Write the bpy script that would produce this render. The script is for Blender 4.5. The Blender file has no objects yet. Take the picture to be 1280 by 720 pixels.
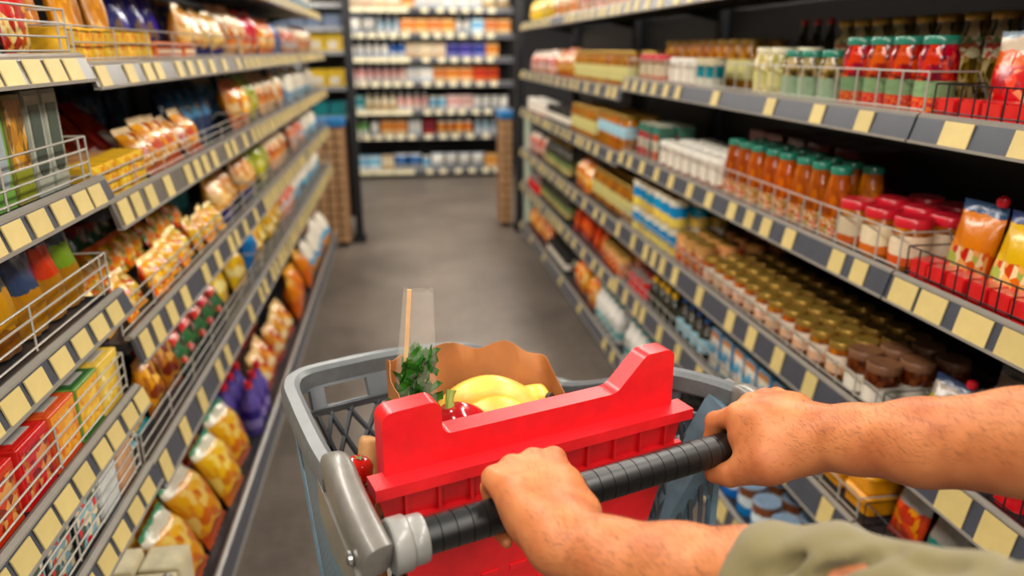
import bpy, math, random
import numpy as np
from mathutils import Vector, Matrix

random.seed(7)
PI = math.pi
SC = bpy.context.scene
COL = SC.collection

# ------------------------------------------------------------------ camera
CAM_H = 1.5
FPX = 930.0
PITCH = math.atan2(298, FPX)
YAW = math.atan2(143, FPX / math.cos(PITCH))
cd = bpy.data.cameras.new('camera')
cd.sensor_width = 36.0
cd.lens = 36.0 * FPX / 1280.0
cd.clip_start = 0.02
cd.dof.use_dof = True
cd.dof.focus_distance = 0.93
cd.dof.aperture_fstop = 2.5
cam = bpy.data.objects.new('camera', cd)
COL.objects.link(cam)
cam.location = (0, 0, CAM_H)
cam.rotation_euler = (PI / 2 - PITCH, 0, -YAW)
SC.camera = cam

# ------------------------------------------------------------------ world, ceiling lamps and added fill lamps
w = bpy.data.worlds.new('world')
SC.world = w
w.use_nodes = True
w.node_tree.nodes['Background'].inputs[0].default_value = (1.0, 0.96, 0.9, 1)
w.node_tree.nodes['Background'].inputs[1].default_value = 0.07
LAMPS = [(lx, ly, 28 if ly < 6 else 32) for ly in (-1.6, 0.3, 2.2, 4.1, 6.0, 7.9) for lx in (-0.75, 1.2)]
LAMPS += [(lx, ly, 50) for ly in (-3.4, -5.2) for lx in (-1.6, 2.0)]  # fill lamps added behind the camera to light goods deeper under the shelves
for (lx, ly, en) in LAMPS:
    ld = bpy.data.lights.new('ceiling_and_fill_lamp', 'AREA')
    ld.shape = 'RECTANGLE'
    ld.size = 0.3
    ld.size_y = 1.5
    ld.energy = en
    ld.color = (1.0, 0.93, 0.83)
    lo = bpy.data.objects.new('ceiling_and_fill_lamp', ld)
    COL.objects.link(lo)
    lo.location = (lx, ly, 2.75)
    lo.rotation_euler = (0, -0.5 if lx < 0.2 else 0.5, 0)
v = SC.view_settings
SC.display_settings.display_device = 'sRGB'
v.view_transform = 'Standard'
v.look = 'None'
v.exposure = 0.33
v.gamma = 1.0
v.use_curve_mapping = False


# ------------------------------------------------------------------ helpers
def lin(c):
    if isinstance(c, str):
        c = c.lstrip('#')
        c = tuple(int(c[i:i + 2], 16) / 255 for i in (0, 2, 4))
    return tuple(x / 12.92 if x <= 0.04045 else ((x + 0.055) / 1.055) ** 2.4 for x in c) + (1.0,)


MATS = {}


def new_mat(name):
    m = bpy.data.materials.new(name)
    m.use_nodes = True
    nt = m.node_tree
    return m, nt, nt.nodes['Principled BSDF']


def mat(name, col, rough=0.45, metal=0.0, noise=0.08, scale=30.0, bump=0.0, coat=0.0, var=0.0, sss=0.0):
    """plain surface with faint mottling"""
    if name in MATS:
        return MATS[name]
    m, nt, b = new_mat(name)
    N, L = nt.nodes, nt.links
    c = lin(col)
    tc = N.new('ShaderNodeTexCoord')
    nz = N.new('ShaderNodeTexNoise')
    nz.inputs['Scale'].default_value = scale
    nz.inputs['Detail'].default_value = 3
    L.new(tc.outputs['Object'], nz.inputs['Vector'])
    rp = N.new('ShaderNodeValToRGB')
    rp.color_ramp.elements[0].color = tuple(x * (1 - noise * 2) for x in c[:3]) + (1,)
    rp.color_ramp.elements[1].color = tuple(min(1, x * (1 + noise * 2)) for x in c[:3]) + (1,)
    rp.color_ramp.elements[0].position = 0.3
    rp.color_ramp.elements[1].position = 0.7
    L.new(nz.outputs['Fac'], rp.inputs['Fac'])
    out = rp.outputs['Color']
    if var:
        oi = N.new('ShaderNodeObjectInfo')
        mr = N.new('ShaderNodeMapRange')
        mr.inputs['To Min'].default_value = 1 - var
        mr.inputs['To Max'].default_value = 1 + var
        L.new(oi.outputs['Random'], mr.inputs['Value'])
        hs = N.new('ShaderNodeHueSaturation')
        L.new(mr.outputs[0], hs.inputs['Value'])
        L.new(out, hs.inputs['Color'])
        out = hs.outputs['Color']
    L.new(out, b.inputs['Base Color'])
    b.inputs['Roughness'].default_value = rough
    b.inputs['Metallic'].default_value = metal
    b.inputs['Coat Weight'].default_value = coat
    if sss:
        b.inputs['Subsurface Weight'].default_value = sss
        b.inputs['Subsurface Radius'].default_value = (0.01, 0.004, 0.002)
        b.inputs['Subsurface Scale'].default_value = 0.5
    if bump:
        bp = N.new('ShaderNodeBump')
        bp.inputs['Strength'].default_value = bump
        bp.inputs['Distance'].default_value = 0.002
        L.new(nz.outputs['Fac'], bp.inputs['Height'])
        L.new(bp.outputs['Normal'], b.inputs['Normal'])
    MATS[name] = m
    return m


def pack(name, bands, food=None, rough=0.28, axis='Z', wob=0.03):
    """printed packet: bands = [(start, colour)] up its height; food = (colours, z0, z1, halfwidth, scale)"""
    if name in MATS:
        return MATS[name]
    m, nt, b = new_mat(name)
    N, L = nt.nodes, nt.links
    tc = N.new('ShaderNodeTexCoord')
    sp = N.new('ShaderNodeSeparateXYZ')
    L.new(tc.outputs['Generated'], sp.inputs[0])
    nz = N.new('ShaderNodeTexNoise')
    nz.inputs['Scale'].default_value = 4.0
    L.new(tc.outputs['Generated'], nz.inputs['Vector'])
    ma = N.new('ShaderNodeMath')
    ma.operation = 'MULTIPLY_ADD'
    ma.inputs[1].default_value = wob * 4
    L.new(nz.outputs['Fac'], ma.inputs[0])
    sb = N.new('ShaderNodeMath')
    sb.operation = 'SUBTRACT'
    L.new(sp.outputs[axis], sb.inputs[0])
    sb.inputs[1].default_value = wob * 2
    L.new(sb.outputs[0], ma.inputs[2])
    rp = N.new('ShaderNodeValToRGB')
    cr = rp.color_ramp
    cr.interpolation = 'CONSTANT'
    cr.elements[0].position = 0
    cr.elements[0].color = lin(bands[0][1])
    while len(cr.elements) > 1:
        cr.elements.remove(cr.elements[-1])
    for p, c in bands[1:]:
        e = cr.elements.new(p)
        e.color = lin(c)
    L.new(ma.outputs[0], rp.inputs['Fac'])
    out = rp.outputs['Color']
    if food:
        cols, z0, z1, hw, sc = food
        vo = N.new('ShaderNodeTexVoronoi')
        vo.inputs['Scale'].default_value = sc
        L.new(tc.outputs['Generated'], vo.inputs['Vector'])
        sx = N.new('ShaderNodeSeparateXYZ')
        L.new(vo.outputs['Color'], sx.inputs[0])
        fr = N.new('ShaderNodeValToRGB')
        f = fr.color_ramp
        f.interpolation = 'CONSTANT'
        f.elements[0].color = lin(cols[0])
        while len(f.elements) > 1:
            f.elements.remove(f.elements[-1])
        for i, c in enumerate(cols[1:]):
            e = f.elements.new((i + 1) / len(cols))
            e.color = lin(c)
        L.new(sx.outputs[0], fr.inputs['Fac'])

        def cmp(op, sock, val):
            n = N.new('ShaderNodeMath')
            n.operation = op
            L.new(sock, n.inputs[0])
            n.inputs[1].default_value = val
            return n.outputs[0]

        def mul(a, c):
            n = N.new('ShaderNodeMath')
            n.operation = 'MULTIPLY'
            L.new(a, n.inputs[0])
            L.new(c, n.inputs[1])
            return n.outputs[0]
        k = mul(cmp('GREATER_THAN', ma.outputs[0], z0), cmp('LESS_THAN', ma.outputs[0], z1))
        k = mul(k, mul(cmp('GREATER_THAN', sp.outputs['X'], 0.5 - hw), cmp('LESS_THAN', sp.outputs['X'], 0.5 + hw)))
        mx = N.new('ShaderNodeMix')
        mx.data_type = 'RGBA'
        L.new(k, mx.inputs['Factor'])
        L.new(out, mx.inputs['A'])
        L.new(fr.outputs['Color'], mx.inputs['B'])
        out = mx.outputs['Result']
    oi = N.new('ShaderNodeObjectInfo')
    mr = N.new('ShaderNodeMapRange')
    mr.inputs['To Min'].default_value = 0.68
    mr.inputs['To Max'].default_value = 1.1
    L.new(oi.outputs['Random'], mr.inputs['Value'])
    hs = N.new('ShaderNodeHueSaturation')
    hs.inputs['Saturation'].default_value = 1.18
    mh = N.new('ShaderNodeMapRange')
    mh.inputs['To Min'].default_value = 0.488
    mh.inputs['To Max'].default_value = 0.512
    wn = N.new('ShaderNodeMath')
    wn.operation = 'FRACT'
    w7 = N.new('ShaderNodeMath')
    w7.operation = 'MULTIPLY'
    w7.inputs[1].default_value = 7.31
    L.new(oi.outputs['Random'], w7.inputs[0])
    L.new(w7.outputs[0], wn.inputs[0])
    L.new(wn.outputs[0], mh.inputs['Value'])
    L.new(mh.outputs[0], hs.inputs['Hue'])
    L.new(mr.outputs[0], hs.inputs['Value'])
    L.new(out, hs.inputs['Color'])
    L.new(hs.outputs['Color'], b.inputs['Base Color'])
    b.inputs['Roughness'].default_value = rough
    b.inputs['Coat Weight'].default_value = 0.4
    b.inputs['Coat Roughness'].default_value = 0.12
    n2 = N.new('ShaderNodeTexNoise')
    n2.inputs['Scale'].default_value = 7.0
    L.new(tc.outputs['Generated'], n2.inputs['Vector'])
    bp = N.new('ShaderNodeBump')
    bp.inputs['Strength'].default_value = 0.35
    bp.inputs['Distance'].default_value = 0.006
    L.new(n2.outputs['Fac'], bp.inputs['Height'])
    L.new(bp.outputs['Normal'], b.inputs['Normal'])
    MATS[name] = m
    return m


def film(name, col='#ffffff', alpha=0.12, rough=0.08):
    if name in MATS:
        return MATS[name]
    m, nt, b = new_mat(name)
    b.inputs['Base Color'].default_value = lin(col)
    b.inputs['Roughness'].default_value = rough
    b.inputs['Alpha'].default_value = alpha
    b.inputs['Coat Weight'].default_value = 0.6
    nz = nt.nodes.new('ShaderNodeTexNoise')
    nz.inputs['Scale'].default_value = 22
    bp = nt.nodes.new('ShaderNodeBump')
    bp.inputs['Strength'].default_value = 0.6
    bp.inputs['Distance'].default_value = 0.004
    nt.links.new(nz.outputs['Fac'], bp.inputs['Height'])
    nt.links.new(bp.outputs['Normal'], b.inputs['Normal'])
    MATS[name] = m
    return m


class MB:
    """collects vertices and faces of one mesh"""

    def __init__(s):
        s.v, s.f, s.m = [], [], []

    def quad(s, a, b, c, d, m=0):
        i = len(s.v)
        s.v += [a, b, c, d]
        s.f.append((i, i + 1, i + 2, i + 3))
        s.m.append(m)

    def poly(s, pts, m=0):
        i = len(s.v)
        s.v += list(pts)
        s.f.append(tuple(range(i, i + len(pts))))
        s.m.append(m)

    def box(s, x0, x1, y0, y1, z0, z1, m=0, top=None, front=None):
        i = len(s.v)
        s.v += [(x0, y0, z0), (x1, y0, z0), (x1, y1, z0), (x0, y1, z0), (x0, y0, z1), (x1, y0, z1), (x1, y1, z1), (x0, y1, z1)]
        s.f += [(i, i + 3, i + 2, i + 1), (i + 4, i + 5, i + 6, i + 7), (i, i + 1, i + 5, i + 4), (i + 1, i + 2, i + 6, i + 5), (i + 2, i + 3, i + 7, i + 6), (i + 3, i, i + 4, i + 7)]
        s.m += [m, m if top is None else top, m if front is None else front, m, m, m]
        return s

    def rbox(s, x0, x1, y0, y1, z0, z1, r, m=0, seg=3, top=None):
        """box with rounded vertical edges and chamfered rims"""
        lo = []
        for (cx, cy, a0) in ((x1 - r, y1 - r, 0), (x0 + r, y1 - r, PI / 2), (x0 + r, y0 + r, PI), (x1 - r, y0 + r, 1.5 * PI)):
            for k in range(seg + 1):
                a = a0 + k * PI / 2 / seg
                lo.append((cx, cy, math.cos(a), math.sin(a)))
        rings = []
        ch = r * 0.45
        for z, rr in ((z0, r - ch), (z0 + ch, r), (z1 - ch, r), (z1, r - ch)):
            rings.append([(cx + c * rr, cy + q * rr, z) for cx, cy, c, q in lo])
        n = len(lo)
        i = len(s.v)
        for R in rings:
            s.v += R
        for k in range(3):
            for j in range(n):
                a, b = i + k * n + j, i + k * n + (j + 1) % n
                s.f.append((a, b, b + n, a + n))
                s.m.append(m)
        s.f.append(tuple(i + j for j in reversed(range(n))))
        s.m.append(m)
        s.f.append(tuple(i + 3 * n + j for j in range(n)))
        s.m.append(m if top is None else top)
        return s

    def lathe(s, prof, seg=18, m=0, mats=None, lobes=0, amp=0, caps=True):
        i = len(s.v)
        n = len(prof)
        for (r, z) in prof:
            for k in range(seg):
                a = 2 * PI * k / seg
                rr = r * (1 + amp * math.cos(lobes * a)) if lobes else r
                s.v.append((rr * math.cos(a), rr * math.sin(a), z))
        for j in range(n - 1):
            for k in range(seg):
                k2 = (k + 1) % seg
                s.f.append((i + j * seg + k, i + j * seg + k2, i + (j + 1) * seg + k2, i + (j + 1) * seg + k))
                s.m.append(mats[j] if mats else m)
        if caps:
            s.f.append(tuple(i + k for k in reversed(range(seg))))
            s.m.append(mats[0] if mats else m)
            s.f.append(tuple(i + (n - 1) * seg + k for k in range(seg)))
            s.m.append(mats[-1] if mats else m)
        return s

    def sweep(s, path, prof, m=0, scales=None, up=(0, 0, 1), closed=False, cap=True):
        """cross-section prof [(a,b)] (a sideways, b up) along a path"""
        P = [Vector(p) for p in path]
        n, k = len(P), len(prof)
        i = len(s.v)
        up = Vector(up)
        for j in range(n):
            if closed:
                t = P[(j + 1) % n] - P[j - 1]
            else:
                t = P[min(j + 1, n - 1)] - P[max(j - 1, 0)]
            t.normalize()
            sd = t.cross(up)
            if sd.length < 1e-4:
                sd = t.cross(Vector((0, 1, 0)))
            sd.normalize()
            u2 = sd.cross(t)
            sc = scales[j] if scales else 1.0
            for a, b in prof:
                s.v.append(tuple(P[j] + sd * a * sc + u2 * b * sc))
        for j in range(n if closed else n - 1):
            j2 = (j + 1) % n
            for q in range(k):
                q2 = (q + 1) % k
                s.f.append((i + j * k + q, i + j * k + q2, i + j2 * k + q2, i + j2 * k + q))
                s.m.append(m)
        if cap and not closed:
            s.f.append(tuple(i + q for q in reversed(range(k))))
            s.f.append(tuple(i + (n - 1) * k + q for q in range(k)))
            s.m += [m, m]
        return s

    def tube(s, path, r, seg=8, m=0, scales=None, up=(0, 0, 1), closed=False):
        return s.sweep(path, [(r * math.cos(2 * PI * q / seg), r * math.sin(2 * PI * q / seg)) for q in range(seg)], m, scales, up, closed)

    def extrude(s, poly, fn, m=0):
        """poly of 2D points; fn(p, side) -> 3D for side 0/1"""
        n = len(poly)
        i = len(s.v)
        s.v += [fn(p, 0) for p in poly] + [fn(p, 1) for p in poly]
        for j in range(n):
            j2 = (j + 1) % n
            s.f.append((i + j, i + j2, i + n + j2, i + n + j))
            s.m.append(m)
        s.f.append(tuple(i + j for j in reversed(range(n))))
        s.f.append(tuple(i + n + j for j in range(n)))
        s.m += [m, m]
        return s

    def mesh(s, name, mats, smooth=35, fix=True):
        me = bpy.data.meshes.new(name)
        me.from_pydata([tuple(p) for p in s.v], [], s.f)
        for mm in (mats if isinstance(mats, (list, tuple)) else [mats]):
            me.materials.append(mm)
        me.polygons.foreach_set('material_index', s.m)
        if fix:
            import bmesh
            bm = bmesh.new()
            bm.from_mesh(me)
            bmesh.ops.remove_doubles(bm, verts=bm.verts, dist=1e-6)
            bmesh.ops.recalc_face_normals(bm, faces=bm.faces)
            bm.to_mesh(me)
            bm.free()
        if smooth:
            me.shade_smooth()
            me.set_sharp_from_angle(angle=math.radians(smooth))
        me.update()
        return me


def link(name, data, parent=None, loc=(0, 0, 0), rot=(0, 0, 0)):
    o = bpy.data.objects.new(name, data)
    COL.objects.link(o)
    o.parent = parent
    o.location = loc
    o.rotation_euler = rot
    return o


def tag(o, label, cat, group=None, kind=None):
    if label:
        o['label'] = label
    if cat:
        o['category'] = cat
    if group:
        o['group'] = group
    if kind:
        o['kind'] = kind
    return o


def struct(name, me, label=None):
    o = link(name, me)
    o['kind'] = 'structure'
    if label:
        o['label'] = label
    return o


def spline(pts, n=8, closed=False):
    P = [Vector(p) for p in pts]
    out = []
    N_ = len(P)
    for i in range(N_ if closed else N_ - 1):
        if closed:
            a, b, c, d = P[i - 1], P[i], P[(i + 1) % N_], P[(i + 2) % N_]
        else:
            a, b, c, d = P[max(i - 1, 0)], P[i], P[i + 1], P[min(i + 2, N_ - 1)]
        for k in range(n):
            t = k / n
            out.append(0.5 * ((2 * b) + (c - a) * t + (2 * a - 5 * b + 4 * c - d) * t * t + (3 * b - a - 3 * c + d) * t ** 3))
    if not closed:
        out.append(P[-1])
    return out


# camera ray to a place at a given distance in front of the camera (used to survey the photograph)
_fw = Vector((math.sin(YAW) * math.cos(PITCH), math.cos(YAW) * math.cos(PITCH), -math.sin(PITCH)))
_rt = Vector((math.cos(YAW), -math.sin(YAW), 0))
_up = _rt.cross(_fw)


def at(x, y, d):
    return Vector((0, 0, CAM_H)) + _fw * d + _rt * ((x - 640) * d / FPX) - _up * ((y - 360) * d / FPX)


# ------------------------------------------------------------------ the room shell
def floor_mat():
    m, nt, b = new_mat('polished_concrete')
    N, L = nt.nodes, nt.links
    tc = N.new('ShaderNodeTexCoord')
    n1 = N.new('ShaderNodeTexNoise')
    n1.inputs['Scale'].default_value = 1.6
    n1.inputs['Detail'].default_value = 8
    n1.inputs['Roughness'].default_value = 0.65
    n2 = N.new('ShaderNodeTexNoise')
    n2.inputs['Scale'].default_value = 26
    n2.inputs['Detail'].default_value = 6
    for n in (n1, n2):
        L.new(tc.outputs['Object'], n.inputs['Vector'])
    ad = N.new('ShaderNodeMath')
    ad.operation = 'MULTIPLY_ADD'
    ad.inputs[1].default_value = 0.35
    L.new(n2.outputs['Fac'], ad.inputs[0])
    L.new(n1.outputs['Fac'], ad.inputs[2])
    rp = N.new('ShaderNodeValToRGB')
    rp.color_ramp.elements[0].position = 0.42
    rp.color_ramp.elements[0].color = lin('#564d46')
    rp.color_ramp.elements[1].position = 0.95
    rp.color_ramp.elements[1].color = lin('#81756a')
    L.new(ad.outputs[0], rp.inputs['Fac'])
    L.new(rp.outputs['Color'], b.inputs['Base Color'])
    b.inputs['Roughness'].default_value = 0.42
    return m


struct('floor', MB().box(-3.0, 3.4, -2.5, 10.0, -0.1, 0.0).mesh('floor', floor_mat(), 0))
WALLM = mat('wall_paint', '#3b3a3c', 0.8, noise=0.05)
struct('wall_back', MB().box(-3.0, 3.4, 9.9, 10.0, 0, 3.0).mesh('wall_back', WALLM, 0))
struct('wall_left', MB().box(-3.0, -2.9, -2.5, 9.9, 0, 3.0).mesh('wall_left', WALLM, 0))
struct('wall_right', MB().box(3.3, 3.4, -2.5, 9.9, 0, 3.0).mesh('wall_right', WALLM, 0))

# ------------------------------------------------------------------ shelving
BLACK = mat('black_powder_coat', '#0b0b0e', 0.5, noise=0.1)
CHAR = mat('charcoal_steel', '#191a1f', 0.45, noise=0.08)
DECK = mat('shelf_deck_dark', '#222327', 0.45, noise=0.06)
RAIL = mat('price_rail_grey', '#464953', 0.35, noise=0.04)
RAILW = mat('price_rail_taupe', '#67615a', 0.35, noise=0.05)
LIP = mat('rail_lip_pale', '#948e85', 0.3, noise=0.03)
TICK = mat('price_ticket_yellow', '#d4bd7a', 0.5, noise=0.03, var=0.06)
TICKC = mat('price_ticket_cream', '#f2e6bf', 0.5, noise=0.03, var=0.05)
WIREW = mat('white_wire', '#aea89d', 0.3, noise=0.03)
WIREB = mat('black_wire', '#17171a', 0.35, noise=0.03)

_tick = {}


def ticket_mesh(wd, hg, m):
    k = (round(wd, 3), round(hg, 3), m.name)
    if k not in _tick:
        _tick[k] = MB().box(-wd / 2, wd / 2, -0.0022, 0, -hg / 2, hg / 2).mesh('price_ticket', m, 0)
    return _tick[k]


def rail_mesh(L, hg, face):
    """price rail along local X, face towards -Y, bottom edge standing proud"""
    b = MB()
    b.extrude([(0.004, 0.0), (0.012, 0.004), (0.02, 0.0), (0.02, -0.006), (0.004, -0.006)], lambda p, s: (s * L, -0.0 + p[0] - 0.004, p[1]), 1)
    b.extrude([(0.0, -0.004), (0.006, -0.004), (-0.004, -hg + 0.004), (-0.012, -hg + 0.004)], lambda p, s: (s * L, p[0], p[1]), 0)
    b.extrude([(-0.016, -hg), (-0.004, -hg), (-0.004, -hg + 0.005), (-0.016, -hg + 0.005)], lambda p, s: (s * L, p[0], p[1]), 1)
    return b.mesh('price_rail', [face, LIP], 0)


def fence_mesh(L, hg, nh, step, r=0.0017, m=WIREW, double_ends=False):
    b = MB()
    for k in range(nh):
        z = 0.006 + (hg - 0.006) * k / (nh - 1)
        b.tube([(0.01, 0, z), (L - 0.01, 0, z)], r, 6)
    n = max(1, round((L - 0.02) / step))
    xs = [0.01 + (L - 0.02) * k / n for k in range(n + 1)]
    if double_ends:
        xs += [0.04, L - 0.04]
    for x in xs:
        b.tube([(x, 0, 0), (x, 0, hg)], r, 6)
    for x in (0.01, L - 0.01):
        b.tube([(x, 0, hg), (x, 0.1, hg), (x, 0.14, 0.004)], r, 6, up=(1, 0, 0))
    return b.mesh('wire_fence', m, 60)


def bay(label, side, y0, y1, levels, top=2.0, depth=0.42, base_d=0.42, face=RAIL, kick=True, back=True, X=None):
    """one bay of gondola shelving. local x along the front, local -y towards the aisle.
    levels = list of dict(z, h, tickets=[(pos,w)], fence=None|dict)"""
    Lg = y1 - y0
    if side == 'L':
        loc, rz = (-0.52, y0, 0), PI / 2
    elif side == 'R':
        loc, rz = (0.95, y1, 0), -PI / 2
    else:
        loc, rz = (X, y0, 0), 0.0
        Lg = y1
    t = link('shelving_unit', None, None, loc, (0, 0, rz))
    tag(t, label, 'shelf')
    bb = MB()
    if back:
        bb.box(0.004, Lg - 0.004, depth + 0.006, depth + 0.026, 0.1, top)
        link('back_panel', bb.mesh('back_panel', BLACK, 0), t)
    for x in (0.0, Lg - 0.03):
        link('upright', MB().box(x + 0.004, x + 0.026, depth - 0.036, depth + 0.004, 0.0, top).mesh('upright', CHAR, 0), t)
    if kick:
        link('kick_plate', MB().box(0.002, Lg - 0.002, 0.035, 0.055, 0.0, levels[-1]['z'] - levels[-1].get('h', 0.05) + 0.004).mesh('kick_plate', BLACK, 0), t)
    for lv in levels:
        z, hg = lv['z'], lv.get('h', 0.045)
        d = MB()
        d.box(0.002, Lg - 0.002, 0.014, depth - 0.04, z - 0.034, z - 0.012)
        for x in (0.006, Lg - 0.018):
            d.extrude([(0.2, z - 0.034), (depth - 0.04, z - 0.034), (depth - 0.04, z - 0.075), (depth * 0.75, z - 0.06)], lambda p, s, x=x: (x + 0.01 * s, p[0], p[1]))
        sh = link('shelf', d.mesh('shelf', DECK, 0), t)
        rl = link('price_rail', rail_mesh(Lg - 0.004, hg, lv.get('face', face)), sh, (0.002, 0, z))
        ang = math.atan2(0.012, hg)
        for (p, wd) in lv.get('tickets', []):
            if p < wd / 2 or p > Lg - wd / 2:
                continue
            th = lv.get('th', hg - 0.008)
            link('price_ticket', ticket_mesh(wd, th, lv.get('tm', TICK)), sh, (p, -0.0072, z - hg / 2), (-ang, 0, 0))
        fn = lv.get('fence')
        if fn:
            for (f0, f1) in fn.get('spans', [(0.0, Lg)]):
                link('wire_fence', fence_mesh(f1 - f0, fn['h'], fn['n'], fn['step'], fn.get('r', 0.0017), fn.get('m', WIREW), fn.get('dbl', False)), sh, (f0, 0.02, z + 0.001))
    return t


def ticks(L, wd, gap0, gap1, seed, start=0.02):
    r = random.Random(seed)
    out, p = [], start
    while p < L - wd:
        out.append((p + wd / 2, wd))
        p += wd + r.uniform(gap0, gap1)
    return out


# left: bay nearest the camera, then three bays of pasta and snacks
FW = dict(h=0.07, n=4, step=0.29, dbl=True, r=0.0019)
Z_L1 = (1.491, 1.287, 1.08, 0.885, 0.715, 0.45, 0.19)
lv = []
for i, z in enumerate(Z_L1):
    lv.append(dict(z=z, h=0.042, tickets=ticks(0.9, 0.052, 0.008, 0.03, 10 + i), fence=dict(FW, spans=[(0.0, 0.9)]) if i < 5 else None, face=RAILW if i == 0 else RAIL))
bay('left shelving bay nearest the camera with wire fronts and boxed goods', 'L', 0.5, 1.4, lv)
Z_L2 = (1.478, 1.24, 0.98, 0.71, 0.19)
LB = [(1.402, 2.8), (2.802, 4.2), (4.202, 5.6)]
NAMES = ['left shelving bay of pasta just beyond the boxed goods', 'middle left shelving bay of packet foods', 'farthest left shelving bay before the yellow boxes']
for bi, (y0, y1) in enumerate(LB):
    lv = [dict(z=1.735, h=0.05, tickets=ticks(1.4, 0.05, 0.03, 0.15, 91 + bi), face=LIP)]
    for i, z in enumerate(Z_L2):
        hg = (0.044, 0.052, 0.056, 0.062, 0.06)[i]
        tk = ticks(1.4, 0.048, 0.02, (0.16 if bi == 0 else 0.06), 30 + i + 7 * bi)
        fn = None
        if i in (0, 2, 3):
            fn = dict(h=0.06, n=3, step=0.2)
        elif i == 1:
            fn = dict(h=0.045, n=3, step=0.2)
        lv.append(dict(z=z, h=hg, tickets=tk if i < 4 else [], fence=fn if i < 4 else None, face=RAILW if i in (0, 1) else RAIL))
    bay(NAMES[bi], 'L', y0, y1, lv)

# right: near bay with black wire, jar bay with white wire, two farther bays
Z_R = (1.385, 1.08, 0.765, 0.5, 0.15)
H_R = (0.05, 0.055, 0.068, 0.07, 0.065)
lv = [dict(z=1.69, h=0.05)]
for i, z in enumerate(Z_R):
    tk = [(p, wd) for p, wd in ([(0.05, 0.07), (0.13, 0.07), (0.235, 0.075), (0.33, 0.075), (0.43, 0.07), (0.53, 0.07)] if i == 1 else ticks(0.8, 0.07, 0.02, 0.09, 52 + i, 0.08))]
    lv.append(dict(z=z, h=H_R[i], tickets=tk, fence=dict(h=0.055, n=2, step=0.034, m=WIREB, r=0.0016) if i < 4 else None))
bay('right shelving bay nearest the camera with black wire fronts', 'R', 0.5, 1.288, lv, depth=0.44)
lv = [dict(z=1.69, h=0.05, tickets=ticks(1.9, 0.05, 0.05, 0.12, 80))]
for i, z in enumerate(Z_R):
    L_ = 1.908
    if i == 4:
        tk = ticks(L_, 0.06, 0.02, 0.05, 70, 0.9) + ticks(L_ * 0.4, 0.05, 0.1, 0.2, 71)
    elif i == 0:
        tk = [(p, 0.045) for p in (0.07, 0.19, 0.31, 0.43, 0.56, 0.68)] + [(1.0, 0.05), (1.35, 0.05), (1.58, 0.05), (1.76, 0.052)]
    else:
        tk = ticks(L_, 0.05, 0.03, 0.2, 72 + i)
    lv.append(dict(z=z, h=H_R[i], tickets=tk, fence=dict(h=0.075 if i < 2 else 0.05, n=2, step=0.075, r=0.002) if i < 4 else None))
bay('right shelving bay of sauce jars with white wire fronts', 'R', 1.292, 3.2, lv, depth=0.44)
for bi, (y0, y1, nm) in enumerate(((3.204, 4.4, 'right shelving bay of amber jars beyond the sauce jars'), (4.404, 5.98, 'farthest right shelving bay before the dark post'))):
    lv = [dict(z=1.69, h=0.05, tickets=ticks(1.2, 0.05, 0.03, 0.1, 120 + bi))]
    for i, z in enumerate((1.345, 1.06, 0.75, 0.48, 0.15)):
        lv.append(dict(z=z, h=0.055, tickets=ticks(y1 - y0, 0.055, 0.04, 0.2, 130 + 9 * bi + i) if i < 4 else ticks(y1 - y0, 0.055, 0.3, 0.5, 150 + bi)))
    bay(nm, 'R', y0, y1, lv, depth=0.44)

# far end: two bays side by side across the aisle
Z_B = (1.965, 1.685, 1.415, 1.14, 0.815, 0.525, 0.105)
lv1, lv2 = [], []
for i, z in enumerate(Z_B):
    lv1.append(dict(z=z, h=0.06, tickets=[(0.12 + 0.25 * k, 0.24) for k in range(3)] if i % 2 == 0 else ticks(0.86, 0.09, 0.03, 0.05, 200 + i), tm=TICKC, th=0.05))
    lv2.append(dict(z=z, h=0.06, tickets=ticks(1.0, 0.08, 0.05, 0.12, 220 + i), tm=TICKC, th=0.05))
bay('far end shelving, left half behind the aisle', 'B', 9.2, 0.86, lv1, top=2.35, depth=0.5, X=-0.60)
bay('far end shelving, right half behind the aisle', 'B', 9.2, 1.1, lv2, top=2.35, depth=0.5, X=0.264)
lv = []
for i, z in enumerate((1.83, 1.66, 1.49, 1.225, 1.0)):
    lv.append(dict(z=z, h=0.03))
bay('dark open rack of yellow boxes at the end of the left shelves', 'B', 6.12, 0.56, lv, top=2.3, depth=0.45, X=-0.965, kick=False)

# posts and side panels beside the far gangway
pm = MB().box(-0.03, 0.03, -0.03, 0.03, 0, 2.4)
pm.box(-0.05, 0.05, -0.09, 0.05, 0, 0.05)
pme = pm.mesh('rack_post', CHAR, 0)
tag(link('rack_post', pme, None, (-0.372, 6.1, 0)), 'dark steel post left of the far gangway', 'post')
tag(link('rack_post', pme, None, (0.985, 6.3, 0)), 'dark steel post right of the far gangway', 'post')
PALEG = mat('pale_green_panel', '#b9c4b0', 0.5)
tag(link('side_panel', MB().rbox(-0.022, 0.022, -0.02, 0.3, 0.08, 0.98, 0.008).mesh('side_panel', PALEG), None, (1.045, 6.1, 0)), 'pale green upright panel beside the right dark post', 'panel')

KRAFT = mat('kraft_card', '#c69a6c', 0.7, noise=0.1, var=0.08)
KRAFTD = mat('kraft_card_dark', '#8e6642', 0.75, noise=0.1)
BLUEH = mat('blue_header', '#1f78b8', 0.5)


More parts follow.
